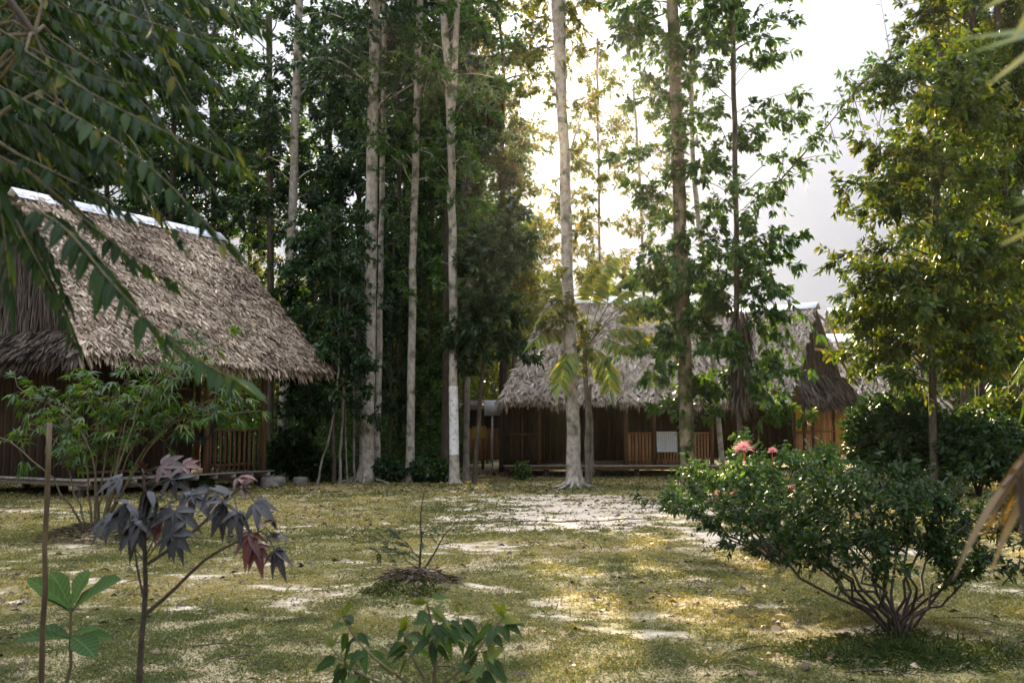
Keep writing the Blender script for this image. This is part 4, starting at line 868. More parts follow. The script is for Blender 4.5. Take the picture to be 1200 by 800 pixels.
# overhanging branch tree at upper left: pinnate fronds
tb = np.array([-3.7, 3.4, 0.]); ot = empty('overhanging_tree', tb, 'dark tree whose glossy drooping fronds hang across the top left corner', 'tree')
tg = Geo(); tr = path(tb-[0, 0, .1], tb+[.2, .1, 5.2], 10, .01); tg.tube(tr, np.linspace(.13, .07, 10), 10, .5, jit=.04)
hubs = [P(-40, -60, 3.0), P(40, 40, 3.3), P(-30, 170, 3.1), P(90, -40, 3.6), P(-60, 260, 2.9), P(150, -90, 3.8)]
for i, hb in enumerate(hubs): tg.tube(path(tr[-1-i % 4], hb, 7, .03, .12), np.linspace(.04, .011, 7), 6, .5)
tg.build('trunk', M['bark_dark'], ot, tb, smooth=True)
spec = [  # px points (x, y, Y), pairs, leaflet length
    ([(30, 240, 2.9), (75, 262, 2.75), (128, 330, 2.65), (200, 402, 2.6), (262, 440, 2.55), (283, 447, 2.5)], 15, .105),
    ([(30, 60, 3.2), (120, 118, 3.0), (205, 160, 2.95), (262, 185, 2.9), (290, 200, 2.9)], 15, .095),
    ([(40, 110, 3.1), (130, 160, 2.9), (200, 215, 2.85), (240, 262, 2.8), (272, 290, 2.8)], 15, .095),
    ([(60, -20, 3.4), (150, 18, 3.2), (225, 42, 3.1), (285, 68, 3.1)], 14, .095),
    ([(110, -60, 3.6), (190, -15, 3.4), (262, 10, 3.4), (318, 40, 3.4)], 13, .095),
    ([(90, 250, 3.3), (140, 290, 3.2), (180, 318, 3.2), (208, 332, 3.2)], 8, .09),
    ([(20, 180, 3.0), (70, 205, 2.9), (120, 230, 2.9), (152, 250, 2.9)], 9, .085),
    ([(-20, 170, 2.6), (0, 240, 2.5), (8, 300, 2.5), (12, 345, 2.5)], 9, .09),
    ([(-10, 30, 3.3), (60, 70, 3.2), (120, 95, 3.2), (170, 100, 3.2)], 13, .095),
    ([(-20, 90, 3.0), (50, 130, 3.0), (110, 165, 3.0), (160, 215, 3.0)], 13, .09),
    ([(150, -40, 3.9), (190, 60, 3.7), (225, 130, 3.6), (262, 168, 3.6)], 12, .1),
    ([(0, 10, 3.8), (80, 30, 3.8), (160, 70, 3.8), (230, 120, 3.8)], 15, .1),
    ([(-30, -30, 3.6), (40, -10, 3.6), (110, 30, 3.6), (190, 50, 3.6)], 14, .1),
    ([(-30, 110, 3.5), (30, 150, 3.5), (80, 190, 3.5), (130, 245, 3.5)], 13, .095),
    ([(-40, 200, 3.2), (10, 230, 3.2), (50, 280, 3.2), (78, 350, 3.2)], 12, .085),
    ([(30, -60, 4.0), (110, -30, 4.0), (190, 0, 4.0), (250, 50, 4.0)], 15, .105),
    ([(-40, 0, 4.3), (20, 30, 4.3), (90, 90, 4.3), (150, 160, 4.3)], 15, .11),
    ([(-30, 60, 4.4), (40, 80, 4.4), (120, 130, 4.4), (190, 200, 4.4)], 15, .11),
    ([(60, -80, 4.6), (120, -20, 4.6), (170, 30, 4.6), (215, 100, 4.6)], 15, .11),
    ([(-40, 130, 4.2), (0, 140, 4.2), (40, 170, 4.2), (80, 230, 4.2)], 13, .1),
    ([(10, 240, 3.4), (40, 300, 3.3), (68, 350, 3.3), (90, 405, 3.3)], 13, .07),
    ([(-60, -60, 4.8), (0, -30, 4.8), (60, 20, 4.8), (110, 80, 4.8)], 15, .115),
    ([(-40, 60, 3.6), (30, 90, 3.5), (90, 140, 3.4), (140, 200, 3.4)], 14, .095),
    ([(0, -60, 3.9), (70, 0, 3.8), (130, 60, 3.8), (180, 130, 3.8)], 15, .1),
    ([(60, 40, 3.5), (130, 90, 3.4), (190, 140, 3.4), (245, 215, 3.4)], 15, .095),
    ([(120, 40, 3.9), (180, 90, 3.8), (230, 150, 3.8), (290, 182, 3.8)], 14, .1),
    ([(-50, 150, 3.8), (10, 190, 3.7), (60, 215, 3.7), (110, 262, 3.7)], 13, .095),
    ([(70, 130, 3.3), (130, 190, 3.2), (180, 240, 3.2), (215, 285, 3.2)], 13, .09),
    ([(-60, -20, 4.6), (10, 0, 4.6), (60, 60, 4.6), (100, 140, 4.6)], 15, .115),
    ([(100, 0, 4.6), (160, 40, 4.6), (210, 60, 4.6), (270, 110, 4.6)], 15, .11),
    ([(170, -80, 4.2), (215, -40, 4.2), (262, -10, 4.2), (300, 20, 4.2)], 12, .1),
]
spec += [([(x+rng.normal(0, 16)-14, y+rng.normal(0, 12)-22, d_*1.16) for x, y, d_ in p_], n_, l_*1.1) for p_, n_, l_ in spec[8:20]]
for pts, npair, ll in spec:
    hb = min(hubs, key=lambda h_: np.linalg.norm(h_-P(*pts[0]))); sg = Geo(); lg = Geo()
    q = poly(pts, 0, 12); sg.tube([hb, (hb+q[0])/2+[0, 0, .03], q[0]], [.007, .006, .005], 5, .5)
    frond_geo(sg, lg, q, int(npair*1.5), ll*1.08, ll*.37, hang=.6)
    fo = lg.build('frond', M['leaf_frond'], ot, tb); s_ = sg.build('stalk', M['stem'], fo, (0, 0, 0)); s_.location = tuple(-tb)

# pale blade-like leaf seen edge-on is part of the frond group above
# ---- palm at the right edge, close
pb = np.array([3.0, 3.25, 0.]); pl = empty('palm', pb, 'palm at the right edge with blurred green fronds and a drooping dry frond', 'palm')
tg = Geo(); tr = path(pb-[0, 0, .1], pb+[.05, 0, 2.1], 8, .008); tg.tube(tr, np.linspace(.1, .075, 8), 10, .5, jit=.05); tg.build('trunk', M['bark_grey'], pl, pb, smooth=True)
for rach, tips_ in (([(1420, 300, 2.6), (1370, 60, 1.9), (1300, -90, 1.5), (1240, -170, 1.3)], ((1128, 48), (1150, 62), (1168, 98), (1180, -20), (1160, 10), (1195, 40), (1210, 75), (1225, -40))),
                    ([(1420, 330, 2.6), (1370, 240, 2.0), (1320, 190, 1.6), (1290, 170, 1.5)], ((1178, 288), (1190, 262), (1210, 300), (1196, 240), (1225, 320)))):
    sg = Geo(); lg = Geo(); q = np.vstack([tr[-1:], poly(rach, 0, 12)]); sg.tube(q, np.linspace(.014, .005, len(q)), 6, .5)
    for i, (x, y) in enumerate(tips_):
        a_, d_ = along(q, [.55+.45*(i+.5)/len(tips_)]); e = P(x, y, 1.35+.1*rng.random()); L_ = np.linalg.norm(e-a_[0]); nn_ = np.array([[.1*rng.normal(), -.6+.3*rng.normal(), .8]])
        lg.leaves(a_, e[None]-a_+[0, 0, .12*L_], nn_, L_, .03*rng.uniform(.85, 1.2), STRAP, droop=.12, fold=.25, rib=True, rnd=rng.uniform(.4, 1))
        sb_ = a_[0]*2-e; lg.leaves(a_, (sb_[None]-a_)+[0, 0, .1], nn_, L_*.9, .03, STRAP, droop=.2, fold=.25, rib=True, rnd=rng.uniform(.3, 1))
    fo = lg.build('frond', M['leaf_palm'], pl, pb); s_ = sg.build('stalk', M['bamboo'], fo, (0, 0, 0)); s_.location = tuple(-pb)
for pts, npair, ll, lw, mat, nm, hang in (
        ([(1480, 330, 2.9), (1340, 380, 2.5), (1262, 470, 2.2), (1210, 525, 2.05), (1176, 570, 2.0)], 130, .23, .017, 'leaf_dead', 'dry_frond', 1.3),
        ([(1490, 300, 2.9), (1370, 350, 2.5), (1300, 450, 2.3), (1245, 515, 2.15), (1205, 575, 2.05)], 130, .22, .016, 'leaf_dead', 'dry_frond', 1.4),
        ([(1520, 260, 3.4), (1420, 240, 3.9), (1330, 290, 4.6), (1260, 360, 5.2), (1225, 420, 5.6)], 34, .5, .04, 'leaf_palm', 'frond', .7)):
    kk = .5 if nm == 'frond' and ll < .4 else 1.0
    pts = [(x, y, d_*kk) for x, y, d_ in pts]; ll *= kk; lw *= kk
    sg = Geo(); lg = Geo(); q = poly(pts, 0, 14); q = np.vstack([tr[-1:], q])
    frond_geo(sg, lg, q, npair, ll, lw, hang=hang, prof=STRAP, ang=1.1, rr=.011, fold=.2, start=.28, tone=(.2, 1) if nm == 'frond' else (0, 1))
    fo = lg.build(nm, M[mat], pl, pb); s_ = sg.build('stalk', M['bamboo'], fo, (0, 0, 0)); s_.location = tuple(-pb)
    if nm == 'dry_frond': fo['label'] = 'dry brown and yellow drooping palm frond'
# ---- small palm in front of the long hut
pc = np.array([X(688, 27.4), 27.4, 0.]); pc[2] = gz(pc[0], pc[1])-.05; ps = empty('palm', pc, 'young palm with arching yellow green fronds behind the pale rooted trunk', 'palm')
tg = Geo(); hub = P(685, 408, 27.4); tg.tube(path(pc, hub, 8, .01), np.linspace(.085, .06, 8), 8, .5, jit=.06); tg.tube(path(pc+[.1, .05, 0], P(692, 450, 27.3), 6, .02), np.linspace(.06, .04, 6), 7, .3, jit=.06); tg.build('trunk', M['bark_grey'], ps, pc, smooth=True)
for pts in ([(720, 365, 29), (752, 345, 28.6), (790, 352, 28.2)], [(715, 375, 29), (755, 362, 28.4), (795, 368, 28)], [(705, 395, 28.8), (735, 408, 28), (756, 395, 27.6)], [(672, 380, 29), (655, 352, 28.6), (636, 370, 28)],
            [(668, 395, 29), (645, 385, 28.5), (625, 400, 28)], [(690, 360, 29.8), (700, 320, 30), (722, 300, 30.4)], [(672, 365, 30), (660, 330, 30.4), (640, 318, 31)], [(705, 350, 30.5), (740, 318, 31), (780, 322, 31.5)], [(695, 405, 28.7), (712, 430, 28), (716, 455, 27.6)], [(675, 405, 28.6), (660, 425, 28), (655, 452, 27.7)],
            [(712, 358, 29.4), (748, 330, 29.6), (775, 330, 29.8)], [(708, 388, 29.4), (742, 384, 29.2), (772, 398, 29)]):
    sg = Geo(); lg = Geo(); q = np.vstack([hub[None], poly([(x, y, d_-2.3) for x, y, d_ in pts], 0, 8)]); 
    frond_geo(sg, lg, q, 58, .5, .1, hang=.55, prof=LANCE, ang=.5, rr=.014, fold=.15, start=.22, tone=(.2, 1))
    fo = lg.build('frond', M['leaf_palm'], ps, pc); s_ = sg.build('stalk', M['stem'], fo, (0, 0, 0)); s_.location = tuple(-pc)
# little strap-leaf plant at the foot of the rooted trunk
c = P(692, 556, 28.3); c = np.array([c[0], 28.3, gz(c[0], 28.3)]); lg = Geo(); lg.leaves(np.repeat(c[None], 16, 0), rand_dirs(16, (.2, .9)), rand_dirs(16, (.2, 1)), rng.uniform(.3, .55, 16), .05, STRAP, droop=.4, fold=.15, rib=True)
tag(lg.build('strap_leaf_plant', M['leaf_palm'], None, c), 'small strap leaved plant at the foot of the pale rooted trunk', 'plant')

# ---- the many stemmed leafy shrub with finger leaves, left middle
def palmate(lg, p, d, n_, L, lobes=5, w=.2, droop=.25, prof=LANCE, tone=(0, 1), fan=2.6):
    d = nrm(d); n_ = nrm(n_); s = np.cross(d, n_); a = np.linspace(-fan/2, fan/2, lobes); r = rng.uniform(*tone)
    for ai in a:
        dd = d*math.cos(ai)+s*math.sin(ai); l = L*(1-.3*abs(ai)/(fan/2))*rng.uniform(.9, 1.05)
        lg.leaves(p[None], dd[None], n_[None], l, l*w, prof, droop=droop, fold=.1, rib=prof is not LANCE, rnd=r)
c = G(112, 632); c[2] = gz(c[0], c[1])-.03; sb = empty('leafy_shrub', c, 'many stemmed shrub with finger shaped leaves on a mound before the left hut', 'shrub')
sg = Geo(); lg = Geo(); Y = c[1]
stems = [[(107, 630), (102, 540), (72, 482), (40, 466)], [(116, 630), (110, 530), (82, 486), (20, 455)], [(120, 625), (150, 535), (180, 475), (205, 430)], [(118, 625), (140, 507), (150, 440)],
         [(112, 630), (125, 520), (120, 450)], [(115, 628), (160, 545), (200, 492), (250, 486), (300, 482)], [(110, 630), (115, 500), (160, 420), (230, 395)], [(117, 628), (135, 560), (170, 450), (250, 440)],
         [(110, 632), (60, 560), (20, 520), (-20, 505)], [(108, 632), (82, 560), (75, 520), (30, 500)], [(113, 628), (112, 480), (90, 440)], [(118, 630), (150, 480), (220, 415), (270, 400)], [(116, 630), (170, 520), (230, 470), (290, 460)]]
for st in stems:
    yy = Y+rng.uniform(-.7, .7); q = poly([(st[0][0], st[0][1], Y)]+[(x, y, yy) for x, y in st[1:]], Y, 12, .012)
    sg.tube(q, np.linspace(.02, .006, 12), 5, rng.random())
    nl = 20 if st[-1][1] > 495 else 24
    if st[-1][0] < -10: nl = 6
    for k in range(nl):
        a, d = along(q, [rng.uniform(.5, 1)]); a = a[0]; d = d[0]
        o_ = nrm(rng.normal(0, 1, 3)+d*.5+[0, 0, .25]); e = a+o_*rng.uniform(.15, .42); sg.tube([a, (a+e)/2+[0, 0, .03], e], [.005, .004, .003], 3, .5)
        for m_ in range(3):
            pp = a+(e-a)*rng.uniform(.5, 1)+rng.normal(0, .03, 3)
            palmate(lg, pp, o_+rng.normal(0, .5, 3)+[0, 0, -.35], np.array([0, 0, 1.])+rng.normal(0, .35, 3), rng.uniform(.13, .23), 5, .22, .35)
sg.build('stems', M['stem'], sb, c, smooth=True); lg.build('foliage', M['leaf_mid'], sb, c)
# dry clippings heaped on the mounds
def heap(label, c, r, n, mat):
    lg = Geo(); a = rng.uniform(0, 6.28, n); rr = r*np.sqrt(rng.random(n))*(.45+.8*vnoise(np.cos(a)*1.5+c[0]+7, np.sin(a)*1.5+c[1]+5)+.12*rng.random(n)); x = c[0]+rr*np.cos(a); y = c[1]+rr*np.sin(a)
    p = np.stack([x, y, height(x, y)+rng.uniform(0, .05, n)*(1-rr/r)], -1)
    lg.leaves(p, rand_dirs(n, (-.2, .5)), rand_dirs(n, (-.2, 1)), rng.uniform(.06, .22, n), rng.uniform(.005, .016, n), STRAP, droop=.3, rnd=rng.beta(1.2, 2.4, n))
    o_ = lg.build('clippings_heap', M[mat], None, np.array([c[0], c[1], 0])); return tag(o_, label, 'heap')
heap('heap of dry grass clippings round the foot of the many stemmed shrub', G(112, 632), .85, 2600, 'litter')
heap('small green mound of cut grass round the foot of the thin sapling', G(490, 690), .36, 1500, 'litter')
cgc = G(470, 698); lg = Geo(); n = 800; a_ = rng.uniform(0, 6.28, n); r_ = .3*np.sqrt(rng.random(n)); x_ = cgc[0]+r_*np.cos(a_)*1.3; y_ = cgc[1]+r_*np.sin(a_)*.7; lg.leaves(np.stack([x_, y_, height(x_, y_)], -1), rand_dirs(n, (.1, 1)), rand_dirs(n, (-.2, .5)), rng.uniform(.06, .16, n), rng.uniform(.006, .016, n), TRI, droop=.5)
tag(lg.build('grass_clump', M['grass_dark'], None, cgc), 'dark green grass tuft on the left side of the sapling mound', 'grass clump')
heap('heap of dry leaves under the wide arm of the dark croton bush', G(925, 650), .7, 1800, 'litter')

# ---- bamboo stake
bs = P(58, 495, 5.6); g_ = Geo(); b0 = np.array([X(63, 5.6), 5.6, -.2]); q = path(b0, bs, 9, .002); g_.tube(q, [.0145, .0145, .0155, .014, .015, .014, .0148, .014, .0136], 10, .5, cap=True, jit=.03)
tag(g_.build('bamboo_stake', M['bamboo'], None, (b0[0], b0[1], 0), smooth=True), 'upright thin bamboo stake near the left edge', 'stake')

# ---- purple leaved plant
Y = 4.7; rb = np.array([X(163, Y), Y, 0.]); rp = empty('purple_plant', rb, 'young plant with dark purple lobed leaves on bent stems at lower left', 'plant')
sg = Geo(); lg = Geo()
main = np.vstack([rb-[0, 0, .05], poly([(163, 800, Y), (166, 740, Y), (172, 690, Y), (168, 640, Y), (172, 590, Y), (168, 555, Y)], Y, 10)])
br1 = poly([(170, 662, Y), (205, 640, Y-.1), (240, 612, Y-.15), (265, 585, Y-.2), (280, 572, Y-.2)], Y, 8); br2 = poly([(172, 718, Y), (205, 690, Y-.2), (245, 648, Y-.25), (285, 632, Y-.3), (305, 622, Y-.3)], Y, 9)
tw_ = poly([(168, 700, Y+.1), (158, 655, Y+.15), (156, 600, Y+.2)], Y, 6)
sg.tube(main, np.linspace(.017, .007, len(main)), 7, .5); sg.tube(br1, np.linspace(.009, .005, 8), 6, .5); sg.tube(br2, np.linspace(.01, .005, 9), 6, .5); sg.tube(tw_, np.linspace(.007, .004, 6), 5, .9)
def lobed(px, py, dy, ang, L, tone, stem, t, tilt=0.5):
    p = P(px, py, Y+dy); a, _ = along(stem, [t]); sg.tube([a[0], (a[0]+p)/2+[0, 0, .02], p], [.0035, .003, .0028], 5, .3)
    d = np.array([math.cos(ang), -.25+.3*rng.normal()*.3, math.sin(ang)]); nn = np.array([rng.normal(0, .3), rng.normal(-.45, .35), .8])
    palmate(lg, p, d, nn, L*.82, 5, .4, rng.uniform(.1, .6), OVATE, (tone, min(1, tone+.12)), 3.0)
for a in ((205, 598, -.1, -1.1, .2, .2, main, .7), (150, 590, -.1, -2.2, .2, .05, main, .75), (200, 560, 0, -.35, .17, .35, main, .9), (165, 553, .1, 1.4, .12, .7, main, 1), (190, 545, -.1, .1, .16, .8, main, .97), (215, 545, .1, .0, .13, .9, main, .95),
          (140, 560, 0, -2.8, .15, .15, main, .93), (175, 575, -.2, -1.7, .18, .1, main, .88), (200, 625, -.2, -.5, .17, .3, main, .62), (160, 610, -.2, -2.0, .19, .0, main, .68), (225, 580, .1, -.6, .16, .3, main, .8), (185, 600, .15, -1.4, .15, .85, main, .75), (130, 605, .1, -2.3, .16, .1, main, .66),
          (262, 590, -.2, -1.9, .16, .1, br1, .8), (268, 580, -.25, 2.6, .14, .4, br1, .9), (285, 572, -.2, 1.0, .12, .8, br1, 1), (300, 590, -.25, -.5, .16, .35, br1, 1), (280, 560, -.1, .4, .13, .9, br1, .95), (245, 575, -.1, 2.9, .14, .5, br1, .88), (278, 600, -.3, -1.3, .14, .25, br1, .93),
          (300, 640, -.3, -1.2, .13, .9, br2, .95), (322, 645, -.35, -.9, .13, .4, br2, 1), (312, 612, -.3, .5, .12, .75, br2, .98), (292, 625, -.3, -1.6, .15, .85, br2, .95), (318, 625, -.3, -.1, .11, .6, br2, 1)):
    lobed(*a)
    if a[7] < .9: lobed(a[0]+rng.normal(0, 9), a[1]+rng.normal(0, 9), a[2]+.12, a[3]+rng.normal(0, .7), a[4]*.85, min(1, a[5]+.1*rng.random()), a[6], max(.55, a[7]-.07*rng.random()))
sg.build('stems', M['stem_dark'], rp, rb, smooth=True); lg.build('foliage', M['leaf_red'], rp, rb)

# ---- broad leaved seedling
Y = 5.9; rb = np.array([X(83, Y), Y, 0.]); sd = empty('broad_leaf_seedling', rb, 'small seedling with big rounded bright green leaves beside the bamboo stake', 'seedling'); sg = Geo(); lg = Geo()
q = np.vstack([rb-[0, 0, .05], poly([(83, 780, Y), (82, 745, Y), (83, 712, Y)], Y, 6)]); sg.tube(q, np.linspace(.011, .008, len(q)), 7, .5)
for (bx, by, ex, ey, dy, w) in ((83, 714, 30, 676, -.05, .34), (83, 712, 58, 668, .12, .34), (84, 714, 142, 676, -.1, .36), (83, 712, 105, 664, .15, .34), (84, 716, 118, 688, .1, .3), (82, 716, 45, 690, .1, .3), (82, 748, 22, 752, -.08, .36), (84, 748, 128, 752, -.05, .36), (83, 745, 108, 768, -.22, .4), (83, 742, 120, 744, .15, .34), (82, 745, 40, 742, .15, .3)):
    a = P(bx, by, Y); e = P(ex, ey, Y+dy); L = np.linalg.norm(e-a); lg.leaves(a[None], (e-a)[None]+np.array([0, 0, .06]), np.array([[rng.normal(0, .15), -.45, .85]]), L*1.1, L*w*1.25, OBOV, droop=.18, fold=.14, rib=True)
sg.build('stem', M['stem'], sd, rb, smooth=True); lg.build('foliage', M['leaf_broad'], sd, rb)

# ---- near leafy shrub, bottom centre
Y = 4.9; rb = np.array([X(512, Y), Y, 0.]); cs = empty('leafy_shrub', rb, 'near small shrub with oval green leaves at the bottom centre', 'shrub'); sg = Geo(); lg = Geo()
arms = [[(508, 800), (512, 760), (505, 728), (500, 705)], [(498, 815), (450, 780), (420, 755), (400, 720)], [(500, 800), (480, 765), (472, 740)], [(516, 805), (545, 780), (565, 755), (590, 722)], [(520, 815), (560, 790), (575, 770)], [(510, 780), (530, 745), (538, 718)], [(505, 812), (440, 800), (405, 780), (388, 758)], [(510, 780), (500, 760), (520, 728)]]
for ar in arms:
    yy = Y+rng.uniform(-.35, .25); q = poly([(x, y, Y+(yy-Y)*i/(len(ar)-1)) for i, (x, y) in enumerate(ar)], Y, 8); q = np.vstack([rb-[0, 0, .03], q]); sg.tube(q, np.linspace(.009, .004, len(q)), 5, .5)
    for k in range(15):
        a, d = along(q, [rng.uniform(.45, 1)**.7]); a = a[0]; d = d[0]; o_ = nrm(rng.normal(0, .7, 3)*[1, .8, .5]+d*.4+[0, 0, -.25])
        e = a+o_*.03; sg.tube([a, a+o_*.015, e], [.0025, .002, .002], 4, .5)
        lg.leaves(e[None], (o_+[0, 0, -.5])[None], np.array([[rng.normal(0, .4), -.6, .7]]), rng.uniform(.075, .125), rng.uniform(.034, .054), OVATE, droop=.25, fold=.12, rib=True, rnd=rng.random()**1.5)
    lg.leaves(np.repeat(q[-1:], 3, 0), nrm(rng.normal(0, .6, (3, 3))+[0, 0, .7]), rand_dirs(3), .09, .035, OVATE, fold=.1, rib=True, rnd=.95)
sg.build('stems', M['stem'], cs, rb, smooth=True); lg.build('foliage', M['leaf_shrub'], cs, rb)

# ---- thin sapling with few ferny twigs, mid centre
c = G(491, 683); c[2] = gz(c[0], c[1]); Y = c[1]; sp = empty('thin_sapling', c, 'thin nearly bare sapling growing out of a small mound in the middle of the clearing', 'sapling'); sg = Geo(); lg = Geo()
for st, r_ in (([(491, 684), (494, 650), (492, 610), (498, 575)], .016), ([(494, 672), (508, 650), (520, 625), (541, 606)], .012), ([(493, 655), (480, 640), (466, 628), (462, 620)], .008), ([(494, 660), (478, 648), (450, 645), (436, 648)], .007), ([(494, 625), (508, 618), (524, 612)], .006), ([(493, 668), (475, 655), (455, 632), (438, 634)], .006)):
    yy = Y+rng.uniform(-.25, .25); q = poly([(x, y, Y+(yy-Y)*i/(len(st)-1)) for i, (x, y) in enumerate(st)], Y, 9, .006); sg.tube(q, np.linspace(r_, r_*.3, 9), 6, .5)
    if st[-1][0] < 470:
        for k in range(9):
            a, d = along(q, [rng.uniform(.35, 1)]); e = a[0]+nrm(rng.normal(0, 1, 3)*[1, 1, .4]+d[0]*.6)*rng.uniform(.1, .25); frond_geo(sg, lg, np.array([a[0], (a[0]+e)/2+[0, 0, .01], e]), 9, .05, .016, hang=.2, prof=LANCE, term=False, rr=.0025)
    else:
        for k in range(3):
            a, d = along(q, [rng.uniform(.25, .8)]); e = a[0]+nrm(rng.normal(0, 1, 3)*[1, 1, .4])*.16; frond_geo(sg, lg, np.array([a[0], (a[0]+e)/2, e]), 7, .045, .015, hang=.2, prof=LANCE, term=False, rr=.0025)
sg.build('stems', M['stem_dark'], sp, c, smooth=True); lg.build('foliage', M['leaf_dark'], sp, c)

# ---- croton bush, lower right
def fan_bush(name, label, c, tips, leafm, ls, ntw, nleaf, tl, r0, ratio=.42, prof=LEAF, lab='bush', tone=(0, 1), lo=.38, nside=6, flat=.45, sl=.55):
    root = empty(name, c, label, lab); sg = Geo(); lg = Geo(); A = []; B = []
    for tip in tips:
        q = path(c+rng.normal(0, .06, 3)*[1, 1, 0], tip, 9, .03); q[1:-1] += (np.linspace(0, 1, 9)[1:-1, None]-.5)*0+np.array([0, 0, .05])
        L = np.linalg.norm(tip-c); sg.tube(q, np.linspace(r0, r0*.35, 9), 6, rng.random(), jit=.06)
        for j in range(nside):
            a, d = along(q, [rng.uniform(lo, 1)]); a = a[0]; e = a+nrm(d[0]*.7+rng.normal(0, .55, 3)*[1, 1, flat]+[0, 0, .2*flat/.45])*rng.uniform(.2, .5)*L*sl
            e[2] = min(e[2], max(tip[2]+.12, a[2]+.05)); b = path(a, e, 5, .05); sg.tube(b, np.linspace(r0*.35, r0*.13, 5), 4, rng.random())
            for k in range(ntw):
                s_, d2 = along(b, [rng.uniform(.2, 1)]); s_ = s_[0]; e2 = s_+nrm(d2[0]*.6+rng.normal(0, .7, 3)*[1, 1, .5]+[0, 0, .22])*tl*rng.uniform(.5, 1.2)
                A.append(s_); B.append(e2); sg.tube([s_, (s_+e2)/2, e2], [r0*.12, r0*.1, r0*.05], 3, .5)
    leaves_on(lg, np.array(A), np.array(B), nleaf, ls, prof, droopy=.35, ratio=ratio, leafup=.5, tone=tone, rib=True)
    sg.build('stems', M['stem_dark'], root, c, smooth=True); lg.build('foliage', M[leafm], root, c); return root
c = G(1055, 748); c[2] = gz(c[0], c[1])-.03; Y = c[1]
tips = [P(*t) for t in ((800, 600, 8.6), (828, 585, 8.2), (850, 570, 8.9), (880, 588, 7.7), (905, 566, 8.6), (925, 612, 7.4), (948, 570, 8.1), (985, 566, 7.6), (1010, 588, 7.2), (1030, 560, 8.4), (1062, 600, 7.2), (1075, 563, 8.0), (1105, 585, 7.5), (1125, 566, 8.5), (1155, 600, 7.6), (1182, 640, 7.8), (1150, 655, 7.4), (965, 625, 8.8), (1195, 590, 8.4), (1020, 640, 7.1), (880, 612, 8.4))]
fan_bush('croton_bush', 'wide dark fan shaped bush with glossy leaves at lower right', c, tips, 'leaf_gloss', .05, 12, 14, .19, .014, lo=.5, nside=5, flat=.15, sl=.62)
lgr = Geo(); cc = G(1062, 768); n = 3000; a = rng.uniform(0, 6.28, n); r_ = .85*rng.random(n)**.75*(.6+.7*vnoise(np.cos(a)*1.6+3, np.sin(a)*1.6+8)); x = cc[0]+r_*np.cos(a)*1.1; y = cc[1]+r_*np.sin(a)*.8
lgr.leaves(np.stack([x, y, height(x, y)], -1), rand_dirs(n, (.25, 1)), rand_dirs(n, (-.2, .4)), rng.uniform(.1, .3, n)*(1.15-.7*r_), rng.uniform(.007, .015, n), TRI, droop=.55, rnd=rng.random(n)*.6)
tag(lgr.build('grass_clump', M['grass_dark'], None, cc), 'dark tuft of long grass round the foot of the fan shaped bush', 'grass clump')  # long grass, its colour also darkened for the shade under the bush
c = np.array([X(915, 11.8), 11.8, 0.]); c[2] = gz(c[0], c[1])-.03
tips = [P(*t) for t in ((785, 592, 12.2), (815, 562, 11.8), (840, 538, 12.1), (862, 545, 11.4), (880, 526, 12), (905, 540, 11.5), (930, 534, 12.2), (955, 545, 11.8), (830, 590, 11.2), (870, 575, 11), (990, 548, 12.3))]
fb = fan_bush('flowering_bush', 'green bush with pink powder puff flowers behind the dark fan shaped bush', c, tips, 'leaf_mid', .07, 9, 12, .24, .018, tone=(0, .95))
for (x, y, yy, s_) in ((872, 524, 11.2, .11), (843, 581, 10.9, .08), (864, 578, 10.8, .07), (930, 572, 10.9, .06), (905, 528, 11.3, .05), (862, 592, 10.8, .05)):
    p = P(x, y, yy); pg = Geo(); n = 150; d = rand_dirs(n, (-.25, 1)); pg.leaves(np.repeat(p[None], n, 0)+d*.01, d, rand_dirs(n), s_*rng.uniform(.8, 1.25, n), .007, TRI, droop=.25, rnd=rng.random(n))
    pg.tube([p-[0, 0, .16], p-[0, 0, .08], p], [.004, .004, .006], 5, 0); pg.build('flower', M['petal'], fb, c)
# ground details: sprouts, pale fallen leaf, low log
for i, (x, y, s_, lab) in enumerate(((752, 601, .22, 'small upright brown sprout on the sand left of the creeper trunk'), (765, 596, .2, 'little sprout beside the taller brown sprout on the sand'), (776, 590, .3, 'leafy green sprout nearest the foot of the creeper trunk'), (785, 577, .35, 'dark small sprout behind the leafy green sprout'))):
    c = G(x, y); c[2] = gz(c[0], c[1]); g_ = Geo(); g_.tube([c-[0, 0, .03], c+[.01, 0, s_*.5], c+[.02, 0, s_]], [.007, .005, .003], 5, .5); r_ = empty('sprout', c, lab, 'sprout')
    g_.build('stem', M['stem_dark'], r_, c); l_ = Geo(); n = 16; t = rng.uniform(.25, 1, n); l_.leaves(c+np.stack([.02*t, 0*t, s_*t], -1), rand_dirs(n, (-.3, .7)), rand_dirs(n, (.2, 1)), rng.uniform(.06, .12, n), .035, LANCE, droop=.4); l_.build('foliage', M['leaf_dead'] if i < 2 else M['leaf_mid'], r_, c)
c = G(912, 742); c[2] = gz(c[0], c[1])+.015; l_ = Geo(); l_.leaves(c[None]-[.05, 0, 0], np.array([[1., .2, .25]]), np.array([[0, -.6, .8]]), .11, .075, OVATE, droop=.3, fold=.2, rib=True, rnd=1.0)
tag(l_.build('fallen_leaf', M['litter'], None, c), 'pale curled fallen leaf lying on the grass left of the dark bush foot', 'leaf')
c0, c1 = G(560, 610), G(760, 607); g_ = Geo(); q = path([c0[0], c0[1], gz(c0[0], c0[1])+.01], [c1[0], c1[1], gz(c1[0], c1[1])+.01], 16, .03); q[:, 2] = [gz(a[0], a[1])-.012+.02*rng.random() for a in q]; g_.tube(q, .028*rng.uniform(.5, 1.3, 16), 6, .3, cap=True, jit=.15)
